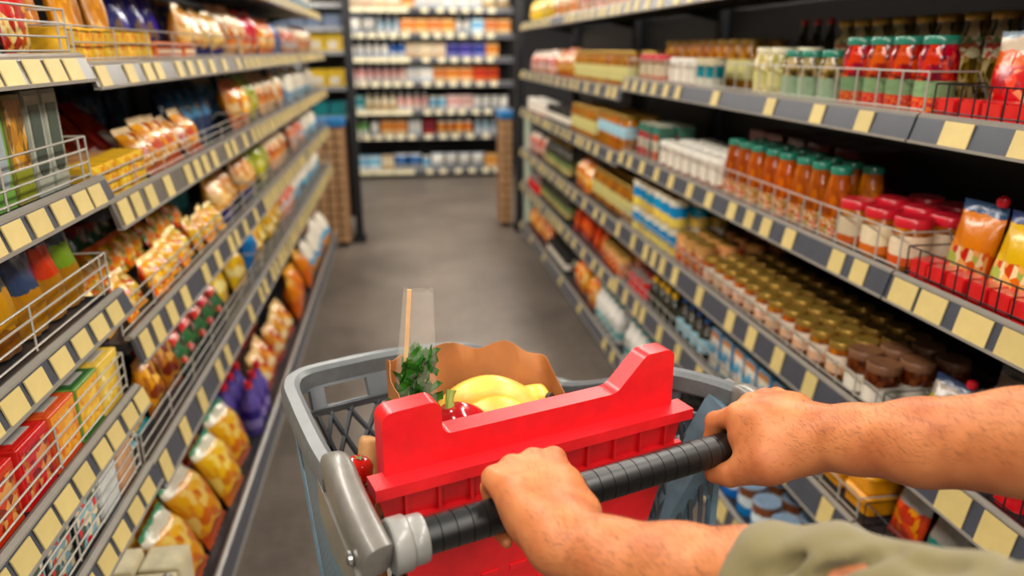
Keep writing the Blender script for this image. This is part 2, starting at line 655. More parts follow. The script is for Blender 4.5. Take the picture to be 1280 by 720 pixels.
def display(label, x, y, nx, nz, wd, hg):
    t = link('cardboard_display', None, None, (x, y, 0))
    tag(t, label, 'display')
    link('body', MB().box(0, wd, 0.012, 0.2, 0.03, hg).mesh('display_body', KRAFTD, 0), t)
    link('header', MB().rbox(-0.004, wd + 0.004, -0.01, 0.2, hg, hg + 0.06, 0.006).mesh('display_header', BLUEH), t, (0, 0, 0.001))
    cw, chh = wd / nx, (hg - 0.05) / nz
    cm = MB().rbox(0.006, cw - 0.006, -0.012, 0.012, 0.006, chh - 0.006, 0.005, seg=2).mesh('carton', KRAFT)
    for i in range(nx):
        for j in range(nz):
            link('carton', cm, t, (i * cw, 0, 0.04 + j * chh))


display('kraft card display with blue header left of the gangway', -0.815, 5.88, 5, 13, 0.38, 0.94)
display('narrow kraft card display with blue header right of the gangway', 0.832, 6.4, 2, 13, 0.11, 0.94)
# ------------------------------------------------------------------ product shapes (built once, copied)
def proto(name, me, parts=()):
    """parts = [(name, mesh, label or None, [sub parts])]"""
    return dict(name=name, me=me, parts=list(parts))


def inst(p, loc, rot, label, cat, group=None):
    o = link(p['name'], p['me'], None, loc, rot)
    tag(o, label, cat, group)
    for (n, me, lb, subs) in p['parts']:
        c = link(n, me, o)
        if lb:
            c['label'] = lb
        for (n2, me2) in subs:
            link(n2, me2, c)
    return o


def jar(name, r, h, body, lab, lid, shape='jar', lz=(0.12, 0.5), lidh=0.016, seg=20, lidr=0.92):
    b = MB()
    if shape == 'jar':
        prof = [(r * 0.9, 0), (r, h * 0.03), (r, h * 0.72), (r * 0.97, h * 0.78), (r * 0.84, h * 0.85), (r * 0.84, h - lidh * 0.7)]
    elif shape == 'squat':
        prof = [(r * 0.92, 0), (r, h * 0.05), (r, h * 0.74), (r * 0.9, h * 0.83), (r * 0.9, h - lidh * 0.7)]
    elif shape == 'cone':
        prof = [(r * 0.94, 0), (r, h * 0.03), (r, h * 0.3), (r * 0.95, h * 0.5), (r * 0.8, h * 0.75), (r * 0.68, h * 0.88), (r * 0.68, h - lidh * 0.7)]
    elif shape == 'can':
        prof = [(r * 0.97, 0), (r, h * 0.03), (r * 0.98, h * 0.05), (r * 0.98, h * 0.94), (r, h - lidh * 0.7)]
    else:                                                     # bottle
        prof = [(r * 0.93, 0), (r, h * 0.02), (r, h * 0.55), (r * 0.93, h * 0.62), (r * 0.5, h * 0.74), (r * 0.36, h * 0.82), (r * 0.36, h - lidh * 0.7)]
    b.lathe(prof, seg)
    top = prof[-1][0]
    lr = top * 1.07 if shape != 'can' else r * 0.96
    parts = []
    if lid is not None:
        l = MB().lathe([(lr * 0.99, h - lidh), (lr, h - lidh * 0.9), (lr, h - lidh * 0.15), (lr * 0.95, h), (lr * 0.75, h - lidh * 0.08)], seg)
        parts.append(('lid', l.mesh(name + '_lid', lid), None, []))
    if lab is not None:
        lr2 = max(q[0] for q in prof) + 0.0007
        l = MB().lathe([(lr2, h * lz[0]), (lr2, h * lz[1])], seg, caps=False)
        parts.append(('paper_label', l.mesh(name + '_paper', lab), None, []))
    return proto(name, b.mesh(name, body), parts)


def bag(name, wd, h, d, m, seed=0, stand=0.0, crimp=0.012, nx=10, nz=12, knob=None, lab=None):
    """pillow packet; stand>0 gives a flat wide foot"""
    r = random.Random(seed)
    ph = [r.uniform(0, 6.28) for _ in range(6)]
    b = MB()
    rows = []
    for side in (-1, 1):
        g = []
        for j in range(nz + 1):
            t = j / nz
            row = []
            for i in range(nx + 1):
                s_ = -1 + 2 * i / nx
                pil = max(0.0, math.sin(PI * min(1, max(0, t)))) ** 0.55
                if stand:
                    foot = (1 - t ** 2.4) ** 0.75 if t < 1 else 0
                    pil = pil * (1 - stand) + foot * stand
                wr = 1 + 0.10 * math.sin(3 * PI * t + ph[0] + 2 * s_) + 0.10 * math.sin(2.5 * PI * s_ + ph[1] + 3 * t) + 0.06 * math.sin(7 * t + 6 * s_ + ph[2])
                th = d / 2 * max(0, 1 - abs(s_) ** 2.6) ** 0.6 * pil * wr
                ws = 1 - 0.07 * pil + 0.02 * math.sin(9 * t + ph[3])
                row.append((s_ * wd / 2 * ws, side * max(th, 0.0006), crimp + t * (h - 2 * crimp)))
            g.append(row)
        rows.append(g)
    for k, g in enumerate(rows):
        for j in range(nz):
            for i in range(nx):
                q = (g[j][i], g[j][i + 1], g[j + 1][i + 1], g[j + 1][i])
                b.quad(*(q if k == 0 else q[::-1]))
    f, k = rows
    for i in (0, nx):
        for j in range(nz):
            b.quad(f[j][i], f[j + 1][i], k[j + 1][i], k[j][i])
    ends = [(1, nz)] if stand > 0.5 else [(1, nz), (-1, 0)]
    for sg, j in ends:
        z0 = f[j][0][2]
        pts = [f[j][i] for i in range(nx + 1)]
        up_ = [(p[0], 0.003 * (1 if i % 2 else -1), z0 + sg * crimp) for i, p in enumerate(pts)]
        for i in range(nx):
            b.quad(pts[i], pts[i + 1], up_[i + 1], up_[i])
    if stand > 0.5:
        for i in range(nx):
            b.quad(f[0][i], k[0][i], k[0][i + 1], f[0][i + 1])
        b.v = [(x, y, z - crimp) for x, y, z in b.v]
    parts = []
    if lab:
        lm, lw, l0, l1 = lab
        x = MB()
        n = 6
        for j in range(n):
            for i in range(n):
                def pt(a, c):
                    s_ = a * 2 * lw / wd
                    t = c / h
                    pil = max(0.0, math.sin(PI * t)) ** 0.55
                    if stand:
                        pil = pil * (1 - stand) + ((1 - t ** 2.4) ** 0.75) * stand
                    return (a * 1.0, -(d / 2 * max(0, 1 - abs(s_) ** 2.6) ** 0.6 * pil * 1.22 + 0.001), c)
                xs = [-lw / 2 + lw * (i + q) / n for q in (0, 1)]
                zs = [l0 + (l1 - l0) * (j + q) / n for q in (0, 1)]
                x.quad(pt(xs[0], zs[0]), pt(xs[1], zs[0]), pt(xs[1], zs[1]), pt(xs[0], zs[1]))
        parts.append(('printed_label', x.mesh(name + '_label', lm), None, []))
    if knob:
        kb = MB().lathe([(0.002, -0.011), (0.008, -0.009), (0.0115, -0.002), (0.0105, 0.006), (0.004, 0.011), (0.001, 0.0115)], 12)
        kb.v = [(x + wd * 0.34, y - 0.004, z + h - crimp * 0.4) for x, y, z in kb.v]
        parts.append(('tie_knob', kb.mesh(name + '_knob', knob), None, []))
    return proto(name, b.mesh(name, m, 50), parts)


def carton(name, wd, d, h, side, front=None, top=None, patch=None, win=None, r=0.003):
    """wd along the shelf, d into it; front panel and top patch are parts"""
    b = MB().rbox(-wd / 2, wd / 2, 0, d, 0, h, r, seg=2)
    parts = []
    e = wd * 0.06
    if front is not None:
        q = MB().box(-wd / 2 + e, wd / 2 - e, -0.0012, 0, h * 0.05, h * 0.95)
        subs = []
        if win is not None:
            pts = [(-wd * 0.3, h * 0.3)] + [(wd * 0.3 * math.cos(PI + PI * k / 10) * 1.0, h * 0.3 + h * 0.12 * math.sin(PI + PI * k / 10)) for k in range(1, 10)] + [(wd * 0.3, h * 0.3), (wd * 0.3, h * 0.86), (-wd * 0.3, h * 0.86)]
            ww = MB().extrude(pts, lambda p, s: (p[0], -0.0012 - 0.0014 * s, p[1]))
            subs.append(('window', ww.mesh(name + '_window', win, 0)))
        parts.append(('front_panel', q.mesh(name + '_front', front, 0), None, subs))
    if top is not None:
        parts.append(('top_panel', MB().box(-wd / 2 + e, wd / 2 - e, e, d - e, h, h + 0.0012).mesh(name + '_top', top, 0), None,
                      [('sticker', MB().box(-wd * 0.28, wd * 0.28, d * 0.12, d * 0.52, h + 0.0012, h + 0.002).mesh(name + '_sticker', patch, 0))] if patch else []))
    return proto(name, b.mesh(name, side), parts)


def tub(name, wd, d, h, m, lidm):
    b = MB().rbox(-wd / 2 + 0.004, wd / 2 - 0.004, 0.004, d - 0.004, 0, h * 0.86, 0.014)
    l = MB().rbox(-wd / 2, wd / 2, 0, d, h * 0.8, h, 0.016)
    l.rbox(-wd / 2 + 0.012, wd / 2 - 0.012, 0.012, d - 0.012, h, h + 0.003, 0.012)
    return proto(name, b.mesh(name, m), [('lid', l.mesh(name + '_lid', lidm), None, [])])


ORD = ['first', 'second', 'third', 'fourth', 'fifth', 'sixth', 'seventh', 'eighth', 'ninth', 'tenth', 'eleventh', 'twelfth']


_low = {}


def place(p, side, y, z, d, label, cat, group=None, tilt=0.0, yaw=0.0, roll=0.0, lift=0.0, sc=1.0):
    """y along the aisle, z deck height, d behind the shelf front; tilt leans it back"""
    zz = z - 0.0115 + lift
    if tilt:
        k = (p['me'].name, round(tilt, 3))
        if k not in _low:
            _low[k] = -min(v.co.z * math.cos(tilt) - v.co.y * math.sin(tilt) for v in p['me'].vertices) + 0.0005
        zz += _low[k] * sc
    if side == 'L':
        loc, rz = (-0.52 - d, y, zz), PI / 2
    elif side == 'R':
        loc, rz = (0.95 + d, y, zz), -PI / 2
    else:
        loc, rz = (y, side + d, zz), 0.0
    o = inst(p, loc, (-tilt, roll, rz + yaw), label, cat, group)
    o.scale = (sc, sc, sc)
    return o


BOUND = dict(L=(1.401, 2.801, 4.201, 5.6), R=(1.29, 3.202, 4.402, 5.982))


def row(p, side, y0, step, n, z, d, label, cat, group=None, rows=1, dstep=0.08, tilt=0.0, jit=0.05, back=None, ordn=True, base=0.0, dz=0.0):
    """front row items are told apart by their order from the camera; rows behind share one label"""
    rr = random.Random(int(y0 * 1000 + z * 77))
    soft = tilt != 0
    if not soft and step > 0 and n > 2 and p['name'] not in ('low_candy_box', 'tea_carton', 'chocolate_box', 'low_tray_box'):
        step, n = step * 1.13, max(2, int(n / 1.13 + 0.45))
    half = max(abs(v_.co.x) for v_ in p['me'].vertices) + 0.006
    y = y0
    total = n if step > 0 else 0
    for k in range(n):
        for q_ in BOUND[side]:
            if abs(y - q_) < half:
                y = q_ + half if step > 0 else q_ - half
        for q in range(rows):
            kk = k if step > 0 else n - 1 - k
            lb = label if q == 0 else (back or (label + ', behind the front row'))
            if n > 1 and kk < 12:
                full = label + ', ' + ORD[kk] + ' from the camera' + ('' if q == 0 else ', %s row back' % ORD[q])
                if len(full.split()) <= 16:
                    lb = full
            gp = group
            if gp and q > 0:
                gp = gp + ' behind the front'
            if soft:
                place(p, side, y + rr.uniform(-0.04, 0.04) * abs(step), z, d + q * dstep + rr.uniform(-0.012, 0.012), lb, cat, gp, tilt + rr.uniform(-0.1, 0.1) * min(1, tilt * 4), rr.uniform(-0.11, 0.11), 0, base + q * dz, sc=rr.uniform(0.9, 0.985))
            else:
                place(p, side, y + rr.uniform(-0.5, 0.5) * step * 0.06, z, d + q * dstep + rr.uniform(-0.004, 0.004), lb, cat, gp, tilt, rr.uniform(-jit, jit), 0, base + q * dz)
        y += step


# ---- colours of things
TEAL = mat('teal_lid', '#1f7a63', 0.3, noise=0.05, coat=0.3)
REDLID = mat('red_lid', '#c8182a', 0.3, noise=0.05, coat=0.3)
GOLD = mat('gold_lid', '#b08c3e', 0.32, metal=0.6, noise=0.1)
WHITELID = mat('white_lid', '#ece6da', 0.4, noise=0.03)
CREAMLID = mat('cream_lid', '#d9cfae', 0.4, noise=0.05)
DARKLID = mat('dark_lid', '#26221f', 0.4, noise=0.05)
YELLOWLID = mat('yellow_lid', '#e0aa1c', 0.4, noise=0.05)
BLUELID = mat('blue_lid', '#2a5fae', 0.4, noise=0.05)
REDKNOB = mat('red_knob', '#d8122a', 0.3, noise=0.03, coat=0.4)
PAPERW = mat('paper_white', '#e9dfce', 0.55, noise=0.06)
PAPERG = mat('paper_sage', '#8aa180', 0.55, noise=0.1)
PAPERY = mat('paper_lime', '#c9c07a', 0.55, noise=0.1)
PAPERB = mat('paper_blue', '#9cc7d8', 0.55, noise=0.08)
PAPERR = pack('paper_red_print', [(0, '#c8502e'), (0.5, '#7d9a72')], (['#d4452c', '#e98a5a', '#b8261f'], 0.0, 0.45, 0.6, 18), 0.5)
REDJAM = pack('jar_red_pepper', [(0, '#98140f')], (['#8a1210', '#b02818', '#c85a3c', '#6f0a0c'], 0.0, 1.1, 0.6, 9), 0.12)
OLIVE = pack('jar_olive', [(0, '#6f6030')], (['#5c4a22', '#8e7a4a', '#b7a27a', '#3d3216'], 0.0, 1.1, 0.6, 9), 0.12)
MUSH = pack('jar_mushroom', [(0, '#cdbf92')], (['#d8cba0', '#efe6cc', '#b4a468', '#c9bd86'], 0.0, 1.1, 0.6, 8), 0.12)
ORANGES = pack('jar_orange_sauce', [(0, '#b05a22')], (['#b05a22', '#a04c1a', '#c47236'], 0.0, 1.1, 0.6, 7), 0.12)
BROWNJ = pack('jar_brown', [(0, '#8a4a2a')], (['#7a3c20', '#9c5c36', '#b8744a'], 0.0, 1.1, 0.6, 8), 0.14)
AMBER = pack('jar_amber', [(0, '#b06c14')], (['#a05c10', '#c8841c', '#8a4a0e'], 0.0, 1.1, 0.6, 6), 0.1)
DARKJ = pack('bottle_dark', [(0, '#1c211c')], (['#161b1a', '#2a332b', '#3a3020'], 0.0, 1.1, 0.6, 6), 0.1)
CANO = pack('can_orange', [(0, '#a8401c'), (0.25, '#dc7a34'), (0.7, '#e8b484')], (['#d4602a', '#f0c8a0', '#b83c1c'], 0.3, 0.7, 0.6, 10), 0.25)
CANB = pack('can_blue', [(0, '#e2c878'), (0.35, '#3f93c4'), (0.75, '#e8e2d0')], None, 0.25)
CANR = pack('can_red', [(0, '#8c1418'), (0.4, '#c92a22'), (0.8, '#5c1010')], None, 0.25)
CANTEAL = pack('can_teal', [(0, '#d8d4c4'), (0.4, '#2f8f9a'), (0.8, '#e9dcb6')], None, 0.25)
PLASW = mat('plastic_white', '#e8e4dc', 0.3, noise=0.03, var=0.05)

P = {}
P['red_jar'] = jar('preserve_jar', 0.036, 0.152, REDJAM, PAPERR, TEAL, lz=(0.06, 0.46))
P['olive_jar'] = jar('preserve_jar', 0.033, 0.125, OLIVE, PAPERG, TEAL, lz=(0.06, 0.5))
P['mush_jar'] = jar('preserve_jar', 0.035, 0.132, MUSH, PAPERY, CREAMLID, lz=(0.25, 0.58))
P['orange_jar'] = jar('sauce_jar', 0.034, 0.168, ORANGES, pack('paper_veg', [(0, '#c8702a'), (0.5, '#5a7a34')], (['#e8dcc0', '#4a7a30', '#d0401c', '#d88a3a'], 0, 1.1, .6, 14), 0.5), TEAL, 'cone', (0.05, 0.3))
P['redlid_jar'] = jar('sauce_jar', 0.039, 0.108, BROWNJ, pack('paper_cream_red', [(0, '#d86a44'), (0.3, '#ecd9bc')], None, 0.5), REDLID, 'squat', (0.1, 0.68), 0.02)
P['whitelid_jar'] = jar('spread_jar', 0.034, 0.098, pack('jar_whitefill', [(0, '#b8422e'), (0.4, '#e6d8cc')], None, 0.2), PAPERW, WHITELID, 'squat', (0.15, 0.62), 0.024)
P['gold_jar'] = jar('spread_jar', 0.031, 0.088, BROWNJ, pack('paper_blush', [(0, '#e6bfa0'), (0.5, '#f0e0cc')], None, 0.5), GOLD, 'squat', (0.15, 0.66), 0.016)
P['brown_jar'] = jar('spread_jar', 0.037, 0.1, pack('jar_choc', [(0, '#5a3220')], (['#6a3c28', '#4a2616', '#7a4c34'], 0, 1.1, .6, 6), 0.15), PAPERW, mat('bronze_lid', '#7a5238', 0.35, noise=0.1), 'squat', (0.08, 0.5), 0.018)
P['amber_jar'] = jar('honey_jar', 0.036, 0.16, AMBER, PAPERY, GOLD, lz=(0.2, 0.6))
P['amber_blue'] = jar('honey_jar', 0.042, 0.17, AMBER, PAPERB, GOLD, lz=(0.42, 0.72))
P['dark_bottle'] = jar('sauce_bottle', 0.03, 0.2, DARKJ, pack('paper_small', [(0, '#b8a878'), (0.5, '#7a8a5a')], None, 0.5), GOLD, 'bottle', (0.12, 0.45))
P['tall_jar'] = jar('pickle_jar', 0.031, 0.2, OLIVE, pack('paper_pickle', [(0, '#c8b88c'), (0.5, '#a85a3c')], (['#d8c8a0', '#b8503c', '#6a7a4c', '#e0d8c0'], 0, 1.1, .6, 5), 0.5), GOLD, 'jar', (0.55, 0.76))
P['dark_bottle_red'] = jar('sauce_bottle', 0.028, 0.21, DARKJ, None, REDLID, 'bottle')
P['dark_yellow'] = jar('sauce_bottle', 0.03, 0.13, DARKJ, None, YELLOWLID, 'bottle', lidh=0.03)
P['dark_blue'] = jar('sauce_bottle', 0.03, 0.14, DARKJ, PAPERB, BLUELID, 'bottle', (0.15, 0.5))
P['dark_jar'] = jar('dark_jar', 0.032, 0.1, DARKJ, PAPERW, DARKLID, 'squat', (0.2, 0.6))
P['can_orange'] = jar('food_can', 0.037, 0.11, CANO, None, GOLD, 'can', lidh=0.006)
P['can_blue'] = jar('food_can', 0.037, 0.11, CANB, None, GOLD, 'can', lidh=0.006)
P['can_red'] = jar('food_can', 0.034, 0.075, mat('can_red_plain', '#d2141e', 0.25, noise=0.05, coat=0.4), None, mat('tin_grey', '#b9b0a6', 0.3, metal=0.6), 'can', lidh=0.006)
P['can_teal'] = jar('food_can', 0.036, 0.1, CANTEAL, None, CREAMLID, 'can', lidh=0.006)
P['pot_blue'] = jar('yogurt_pot', 0.042, 0.1, pack('pot_blue', [(0, '#2f6fb4'), (0.35, '#d8e2e8'), (0.7, '#7a5238')], None, 0.3), None, mat('foil_blue', '#9db8d4', 0.3, metal=0.3), 'can', lidh=0.008)
P['white_bottle'] = jar('white_bottle', 0.036, 0.19, PLASW, pack('paper_tealwhite', [(0, '#7fb0b4'), (0.5, '#e4e4de')], None, 0.4), mat('teal_cap', '#3c8a8a', 0.4), 'bottle', (0.12, 0.5))
P['purple_bottle'] = jar('juice_bottle', 0.036, 0.2, mat('purple_plastic', '#5a4a9c', 0.3, noise=0.1, var=0.15), pack('paper_lilac', [(0, '#9a8cc8'), (0.5, '#4a3a8a')], None, 0.4), REDLID, 'bottle', (0.15, 0.5), lidh=0.024)

# packets
LPASTA = pack('long_pasta', [(0, '#e2b22c'), (0.22, '#c98a44'), (0.8, '#d8562e'), (0.93, '#c8a070')], (['#d89a58', '#c4803c', '#e6bd84'], 0.22, 0.78, 0.4, 7))
P['long_pasta'] = bag('pasta_packet', 0.078, 0.205, 0.04, LPASTA, 1)
P['blue_packet'] = bag('snack_packet', 0.085, 0.12, 0.045, pack('blue_pale', [(0, '#2f5f9c'), (0.5, '#8ea6b8')]), 2)
P['white_packet'] = bag('flour_packet', 0.085, 0.2, 0.045, pack('cream_teal', [(0, '#a8c6b8'), (0.3, '#e6dcc8')]), 3)
P['red_packet'] = bag('snack_packet', 0.085, 0.2, 0.045, pack('red_flower', [(0, '#c8241c'), (0.42, '#d81420')], (['#e8b070', '#c8181c', '#f0d8a0', '#a81410'], 0.05, 0.42, 0.45, 9)), 4)
P['purple_bag'] = bag('snack_bag', 0.12, 0.2, 0.06, pack('purple_dark', [(0, '#2c2a6a'), (0.6, '#3a3480'), (0.9, '#c89058')], (['#2a2a60', '#4a4490', '#6a5a50'], 0.2, 0.7, 0.35, 6)), 5)
P['tan_bag'] = bag('bread_bag', 0.12, 0.17, 0.075, pack('tan_bread', [(0, '#3a3a70'), (0.22, '#d89a4c'), (0.85, '#e6be86')], (['#e0a458', '#d08c3c', '#f0cc94'], 0.22, 0.85, 0.5, 5)), 6)
P['cream_bag'] = bag('snack_bag', 0.13, 0.19, 0.07, pack('cream_print', [(0, '#d8a880'), (0.35, '#ecd8bc'), (0.8, '#e0b090')], (['#d88a58', '#f0e0c4', '#b86a48'], 0.25, 0.6, 0.4, 6)), 7)
P['red_bag'] = bag('snack_bag', 0.13, 0.2, 0.07, pack('red_print', [(0, '#c8702c'), (0.4, '#cf2a22'), (0.85, '#e05030')], (['#e8a050', '#d8c8a0', '#c03020'], 0.15, 0.45, 0.4, 6)), 8)
P['orange_bag'] = bag('snack_bag', 0.13, 0.18, 0.075, pack('orange_print', [(0, '#d8641c'), (0.3, '#ee9a3c'), (0.75, '#e8742a')], (['#f0b060', '#e06a1c', '#f4d8a8'], 0.2, 0.7, 0.4, 6)), 9)
P['yellowgreen_bag'] = bag('snack_bag', 0.14, 0.19, 0.075, pack('lime_print', [(0, '#b0a024'), (0.5, '#9aa02c'), (0.9, '#6a8a2c')], (['#c8c04a', '#88902a', '#e0d890'], 0.1, 0.5, 0.4, 6)), 10)
P['darkblue_bag'] = bag('pasta_bag', 0.12, 0.2, 0.06, pack('navy_print', [(0, '#1a3458'), (0.5, '#20487a'), (0.8, '#16283f')], (['#2a5f8c', '#16304e', '#5a86a4'], 0.3, 0.75, 0.35, 6)), 11)
P['blue_bag'] = bag('snack_bag', 0.13, 0.18, 0.07, pack('bright_blue', [(0, '#1a74b0'), (0.6, '#3a9cd0'), (0.85, '#d8d4c4')]), 12)
P['white_bag'] = bag('snack_bag', 0.13, 0.19, 0.075, pack('white_print', [(0, '#8ab4cc'), (0.3, '#ece4d4'), (0.85, '#d8c0a0')]), 13)
P['pink_bag'] = bag('snack_bag', 0.12, 0.17, 0.07, pack('pink_print', [(0, '#e4a894'), (0.4, '#e88a78'), (0.75, '#f0dccc')], (['#f0c8b0', '#d86a58', '#b8c4cc'], 0.2, 0.6, 0.4, 7)), 14)
P['redorange_packet'] = bag('snack_packet', 0.085, 0.2, 0.04, pack('redorange', [(0, '#b83a14'), (0.2, '#d8541c'), (0.8, '#c02a14')], (['#e06a24', '#c84414', '#a82a10'], 0.15, 0.8, 0.4, 6)), 15)
P['whitetop_packet'] = bag('crisp_packet', 0.1, 0.14, 0.05, pack('whitetop', [(0, '#b85a24'), (0.2, '#dca05c'), (0.85, '#ecd4ac')], (['#e0a860', '#d08c44', '#f0d8b0', '#b8502c'], 0.15, 0.85, 0.45, 6)), 16)
P['mixed_packet'] = bag('small_pasta_packet', 0.075, 0.1, 0.04, pack('mixed_pasta', [(0, '#e89a2c'), (0.85, '#f0d090')], (['#f0a82c', '#e8702c', '#f4c860', '#dc4c34', '#f0b83c', '#f8e0a0'], 0.05, 0.85, 0.48, 6)), 17)
P['pink_packet'] = bag('small_pasta_packet', 0.075, 0.1, 0.04, pack('mixed_pink', [(0, '#e8a060'), (0.85, '#e87a58')], (['#f0b468', '#e8684c', '#f8d8a8', '#5a9a4c', '#f09060'], 0.05, 0.85, 0.48, 6)), 18)
P['brown_bag'] = bag('noodle_bag', 0.11, 0.15, 0.06, pack('brown_noodle', [(0, '#8a4a18'), (0.6, '#b8702c')], (['#c8843c', '#9a5420', '#e0b070', '#7a2a14'], 0.1, 0.8, 0.42, 6)), 19)
P['redblack_bag'] = bag('noodle_bag', 0.095, 0.14, 0.055, pack('redblack', [(0, '#1c2a1c'), (0.4, '#b81c20'), (0.8, '#2a1414')], (['#c8242a', '#1c241c', '#e8a098', '#34603c'], 0.15, 0.75, 0.45, 5)), 20)
P['yellow_bag'] = bag('corn_bag', 0.17, 0.17, 0.08, pack('yellow_corn', [(0, '#d8a41c'), (0.4, '#e8c040'), (0.8, '#f0dc8c')], (['#f0cc50', '#e0ac20', '#f4e4a4'], 0.1, 0.7, 0.45, 6)), 21)
P['ochre_bag'] = bag('rice_bag', 0.14, 0.16, 0.08, pack('ochre', [(0, '#8a6a14'), (0.4, '#d8a840'), (0.8, '#e4c474')], (['#e0b450', '#b88a20', '#f0dca4'], 0.2, 0.8, 0.45, 6)), 22)
P['pasta_bag'] = bag('pasta_bag', 0.185, 0.23, 0.1, pack('golden_pasta', [(0, '#d06428'), (0.2, '#f0b440'), (0.84, '#e8e0cc'), (0.94, '#4a8a68')], (['#f4bc44', '#e89c24', '#f6d888', '#d8741c'], 0.2, 0.8, 0.46, 7)), 23)
P['orangebeige_bag'] = bag('pasta_bag', 0.15, 0.19, 0.08, pack('orange_beige', [(0, '#b83020'), (0.2, '#e0a460'), (0.8, '#ecc898')], (['#e8b070', '#d88a48', '#b8342a', '#f0d8b0'], 0.2, 0.85, 0.46, 6)), 24)
P['bigorange_bag'] = bag('snack_bag', 0.2, 0.24, 0.1, pack('big_orange', [(0, '#e06a14'), (0.5, '#f08a24'), (0.85, '#f4b860')]), 25)
P['bigwhite_bag'] = bag('flour_bag', 0.18, 0.24, 0.1, pack('big_white', [(0, '#e8a048'), (0.3, '#7ab0d4'), (0.5, '#efe8d8')]), 26)
P['tomato_pouch'] = bag('tomato_pouch', 0.115, 0.18, 0.06, pack('tomato_pouch_print', [(0, '#c83a20'), (0.62, '#d8682c'), (0.78, '#c8b8a4'), (0.93, '#7a8894')], (['#d0241c', '#e8583c', '#a81414', '#f0a080', '#c8342a'], 0.08, 0.58, 0.46, 7)), 27, stand=0.6, knob=REDKNOB)
for kk, c1, c2, c3 in (('pouch_orange', '#d8501c', '#e88a3c', '#2c4a70'), ('pouch_yellow', '#c8a458', '#d8a41c', '#24406c'), ('pouch_beige', '#e0b880', '#e2b878', '#24406c')):
    P[kk] = bag('pasta_pouch', 0.1, 0.172, 0.06, pack(kk, [(0, c1), (0.42, c2), (0.86, c3)], (['#e8b07c', '#c8281c', '#f0d8b0', '#d8643a', '#a8b060'], 0.12, 0.45, 0.42, 8)), 28, stand=0.6, knob=REDKNOB)
P['pouch_navy'] = bag('pasta_pouch', 0.11, 0.14, 0.055, pack('pouch_navy', [(0, '#28303c'), (0.45, '#d8b024'), (0.62, '#b8a89c'), (0.85, '#283c58')]), 29, stand=0.6, knob=REDKNOB)
P['pouch_grey'] = bag('spice_pouch', 0.1, 0.15, 0.045, pack('pouch_grey', [(0, '#a82018'), (0.25, '#c8301c'), (0.6, '#948c88'), (0.9, '#b8b0a8')], (['#d8402c', '#b01c14', '#d89058'], 0.15, 0.6, 0.4, 7)), 30)
P['pouch_teal'] = bag('spice_pouch', 0.1, 0.15, 0.045, pack('pouch_teal', [(0, '#c84428'), (0.15, '#2a7a74'), (0.45, '#8c8880'), (0.9, '#a8a49c')]), 31)
P['pouch_brown'] = bag('spice_pouch', 0.1, 0.15, 0.04, pack('pouch_brown', [(0, '#3a1c14'), (0.3, '#7a5a3c'), (0.9, '#5a4434')]), 32)
P['kraft_green'] = bag('kraft_pouch', 0.07, 0.17, 0.05, pack('kraft_green', [(0, '#a8743c'), (0.45, '#7a9440'), (0.7, '#39424c')]), 33, stand=0.7)
P['kraft_red'] = bag('kraft_pouch', 0.062, 0.17, 0.05, pack('kraft_red', [(0, '#a8743c'), (0.45, '#c8382c'), (0.78, '#3a4450')]), 34, stand=0.7)
P['kraft_navy'] = bag('kraft_pouch', 0.085, 0.17, 0.05, pack('kraft_navy', [(0, '#a06c38'), (0.45, '#2c3c54'), (0.8, '#46525e')]), 35, stand=0.7)
P['black_gold'] = bag('coffee_pouch', 0.085, 0.17, 0.05, pack('black_gold', [(0, '#8a5c30'), (0.25, '#c89a4c'), (0.62, '#3a3f3a')]), 36, stand=0.7)
P['dark_lime'] = bag('tea_pouch', 0.085, 0.17, 0.05, pack('dark_lime', [(0, '#1c2a24'), (0.6, '#88a03c'), (0.85, '#2c3a2c')]), 37, stand=0.7)

# cartons
W_ = mat('print_white', '#e6e0d4', 0.45)
G_ = mat('grey_card', '#8e9488', 0.4, noise=0.06)
P['greyarch_box'] = carton('cereal_box', 0.058, 0.12, 0.165, G_, mat('grey_front', '#a4a594', 0.35), None, None, mat('dark_window', '#46524a', 0.25))
P['gold_box'] = carton('cereal_box', 0.06, 0.12, 0.162, mat('olive_card', '#7a7434', 0.4), pack('gold_food', [(0, '#8a9440'), (0.3, '#d8b888'), (0.6, '#a8782c')], (['#b8862c', '#d8a858', '#7a5a20', '#e8c890'], 0.3, 0.95, 0.5, 6), 0.4))
P['green_box'] = carton('cereal_box', 0.06, 0.12, 0.165, mat('green_card', '#5c8a34', 0.4), mat('green_front', '#6a9a3c', 0.4), None, None, mat('silver_window', '#9aa4a8', 0.25))
P['darkgreen_box'] = carton('cereal_box', 0.06, 0.12, 0.15, mat('slate_card', '#3c4a48', 0.4), mat('slate_front', '#55625e', 0.4))
for kk, c, f1 in (('red', '#c81c14', ['#d8201c', '#8a1410', '#e8a878', '#c8783c']), ('orange', '#d0501c', ['#e8a03c', '#f0c070', '#d86a24']), ('green', '#2c5c2c', ['#e8a83c', '#f0c874', '#d88a2c']), ('yellow', '#e0bc4c', ['#f0d878', '#e8c450', '#f6e8b0'])):
    P[kk + '_carton'] = carton('tea_carton', 0.094, 0.12, 0.098, mat(kk + '_card', c, 0.4), pack(kk + '_art', [(0, c), (0.1, f1[0])], (f1, 0.1, 0.9, 0.45, 7), 0.35), mat(kk + '_top', c, 0.4), mat('silver_sticker', '#b4b0a8', 0.35))
P['kraft_box'] = carton('soap_box', 0.08, 0.1, 0.115, mat('tan_card', '#b8845a', 0.5), mat('tan_front', '#c8966a', 0.5), mat('tan_top', '#9c6c48', 0.5))
P['white_box'] = carton('soap_box', 0.085, 0.1, 0.115, mat('pale_card', '#b8bab8', 0.45), mat('pale_front', '#c8ccca', 0.45), mat('pale_top', '#8e9294', 0.45))
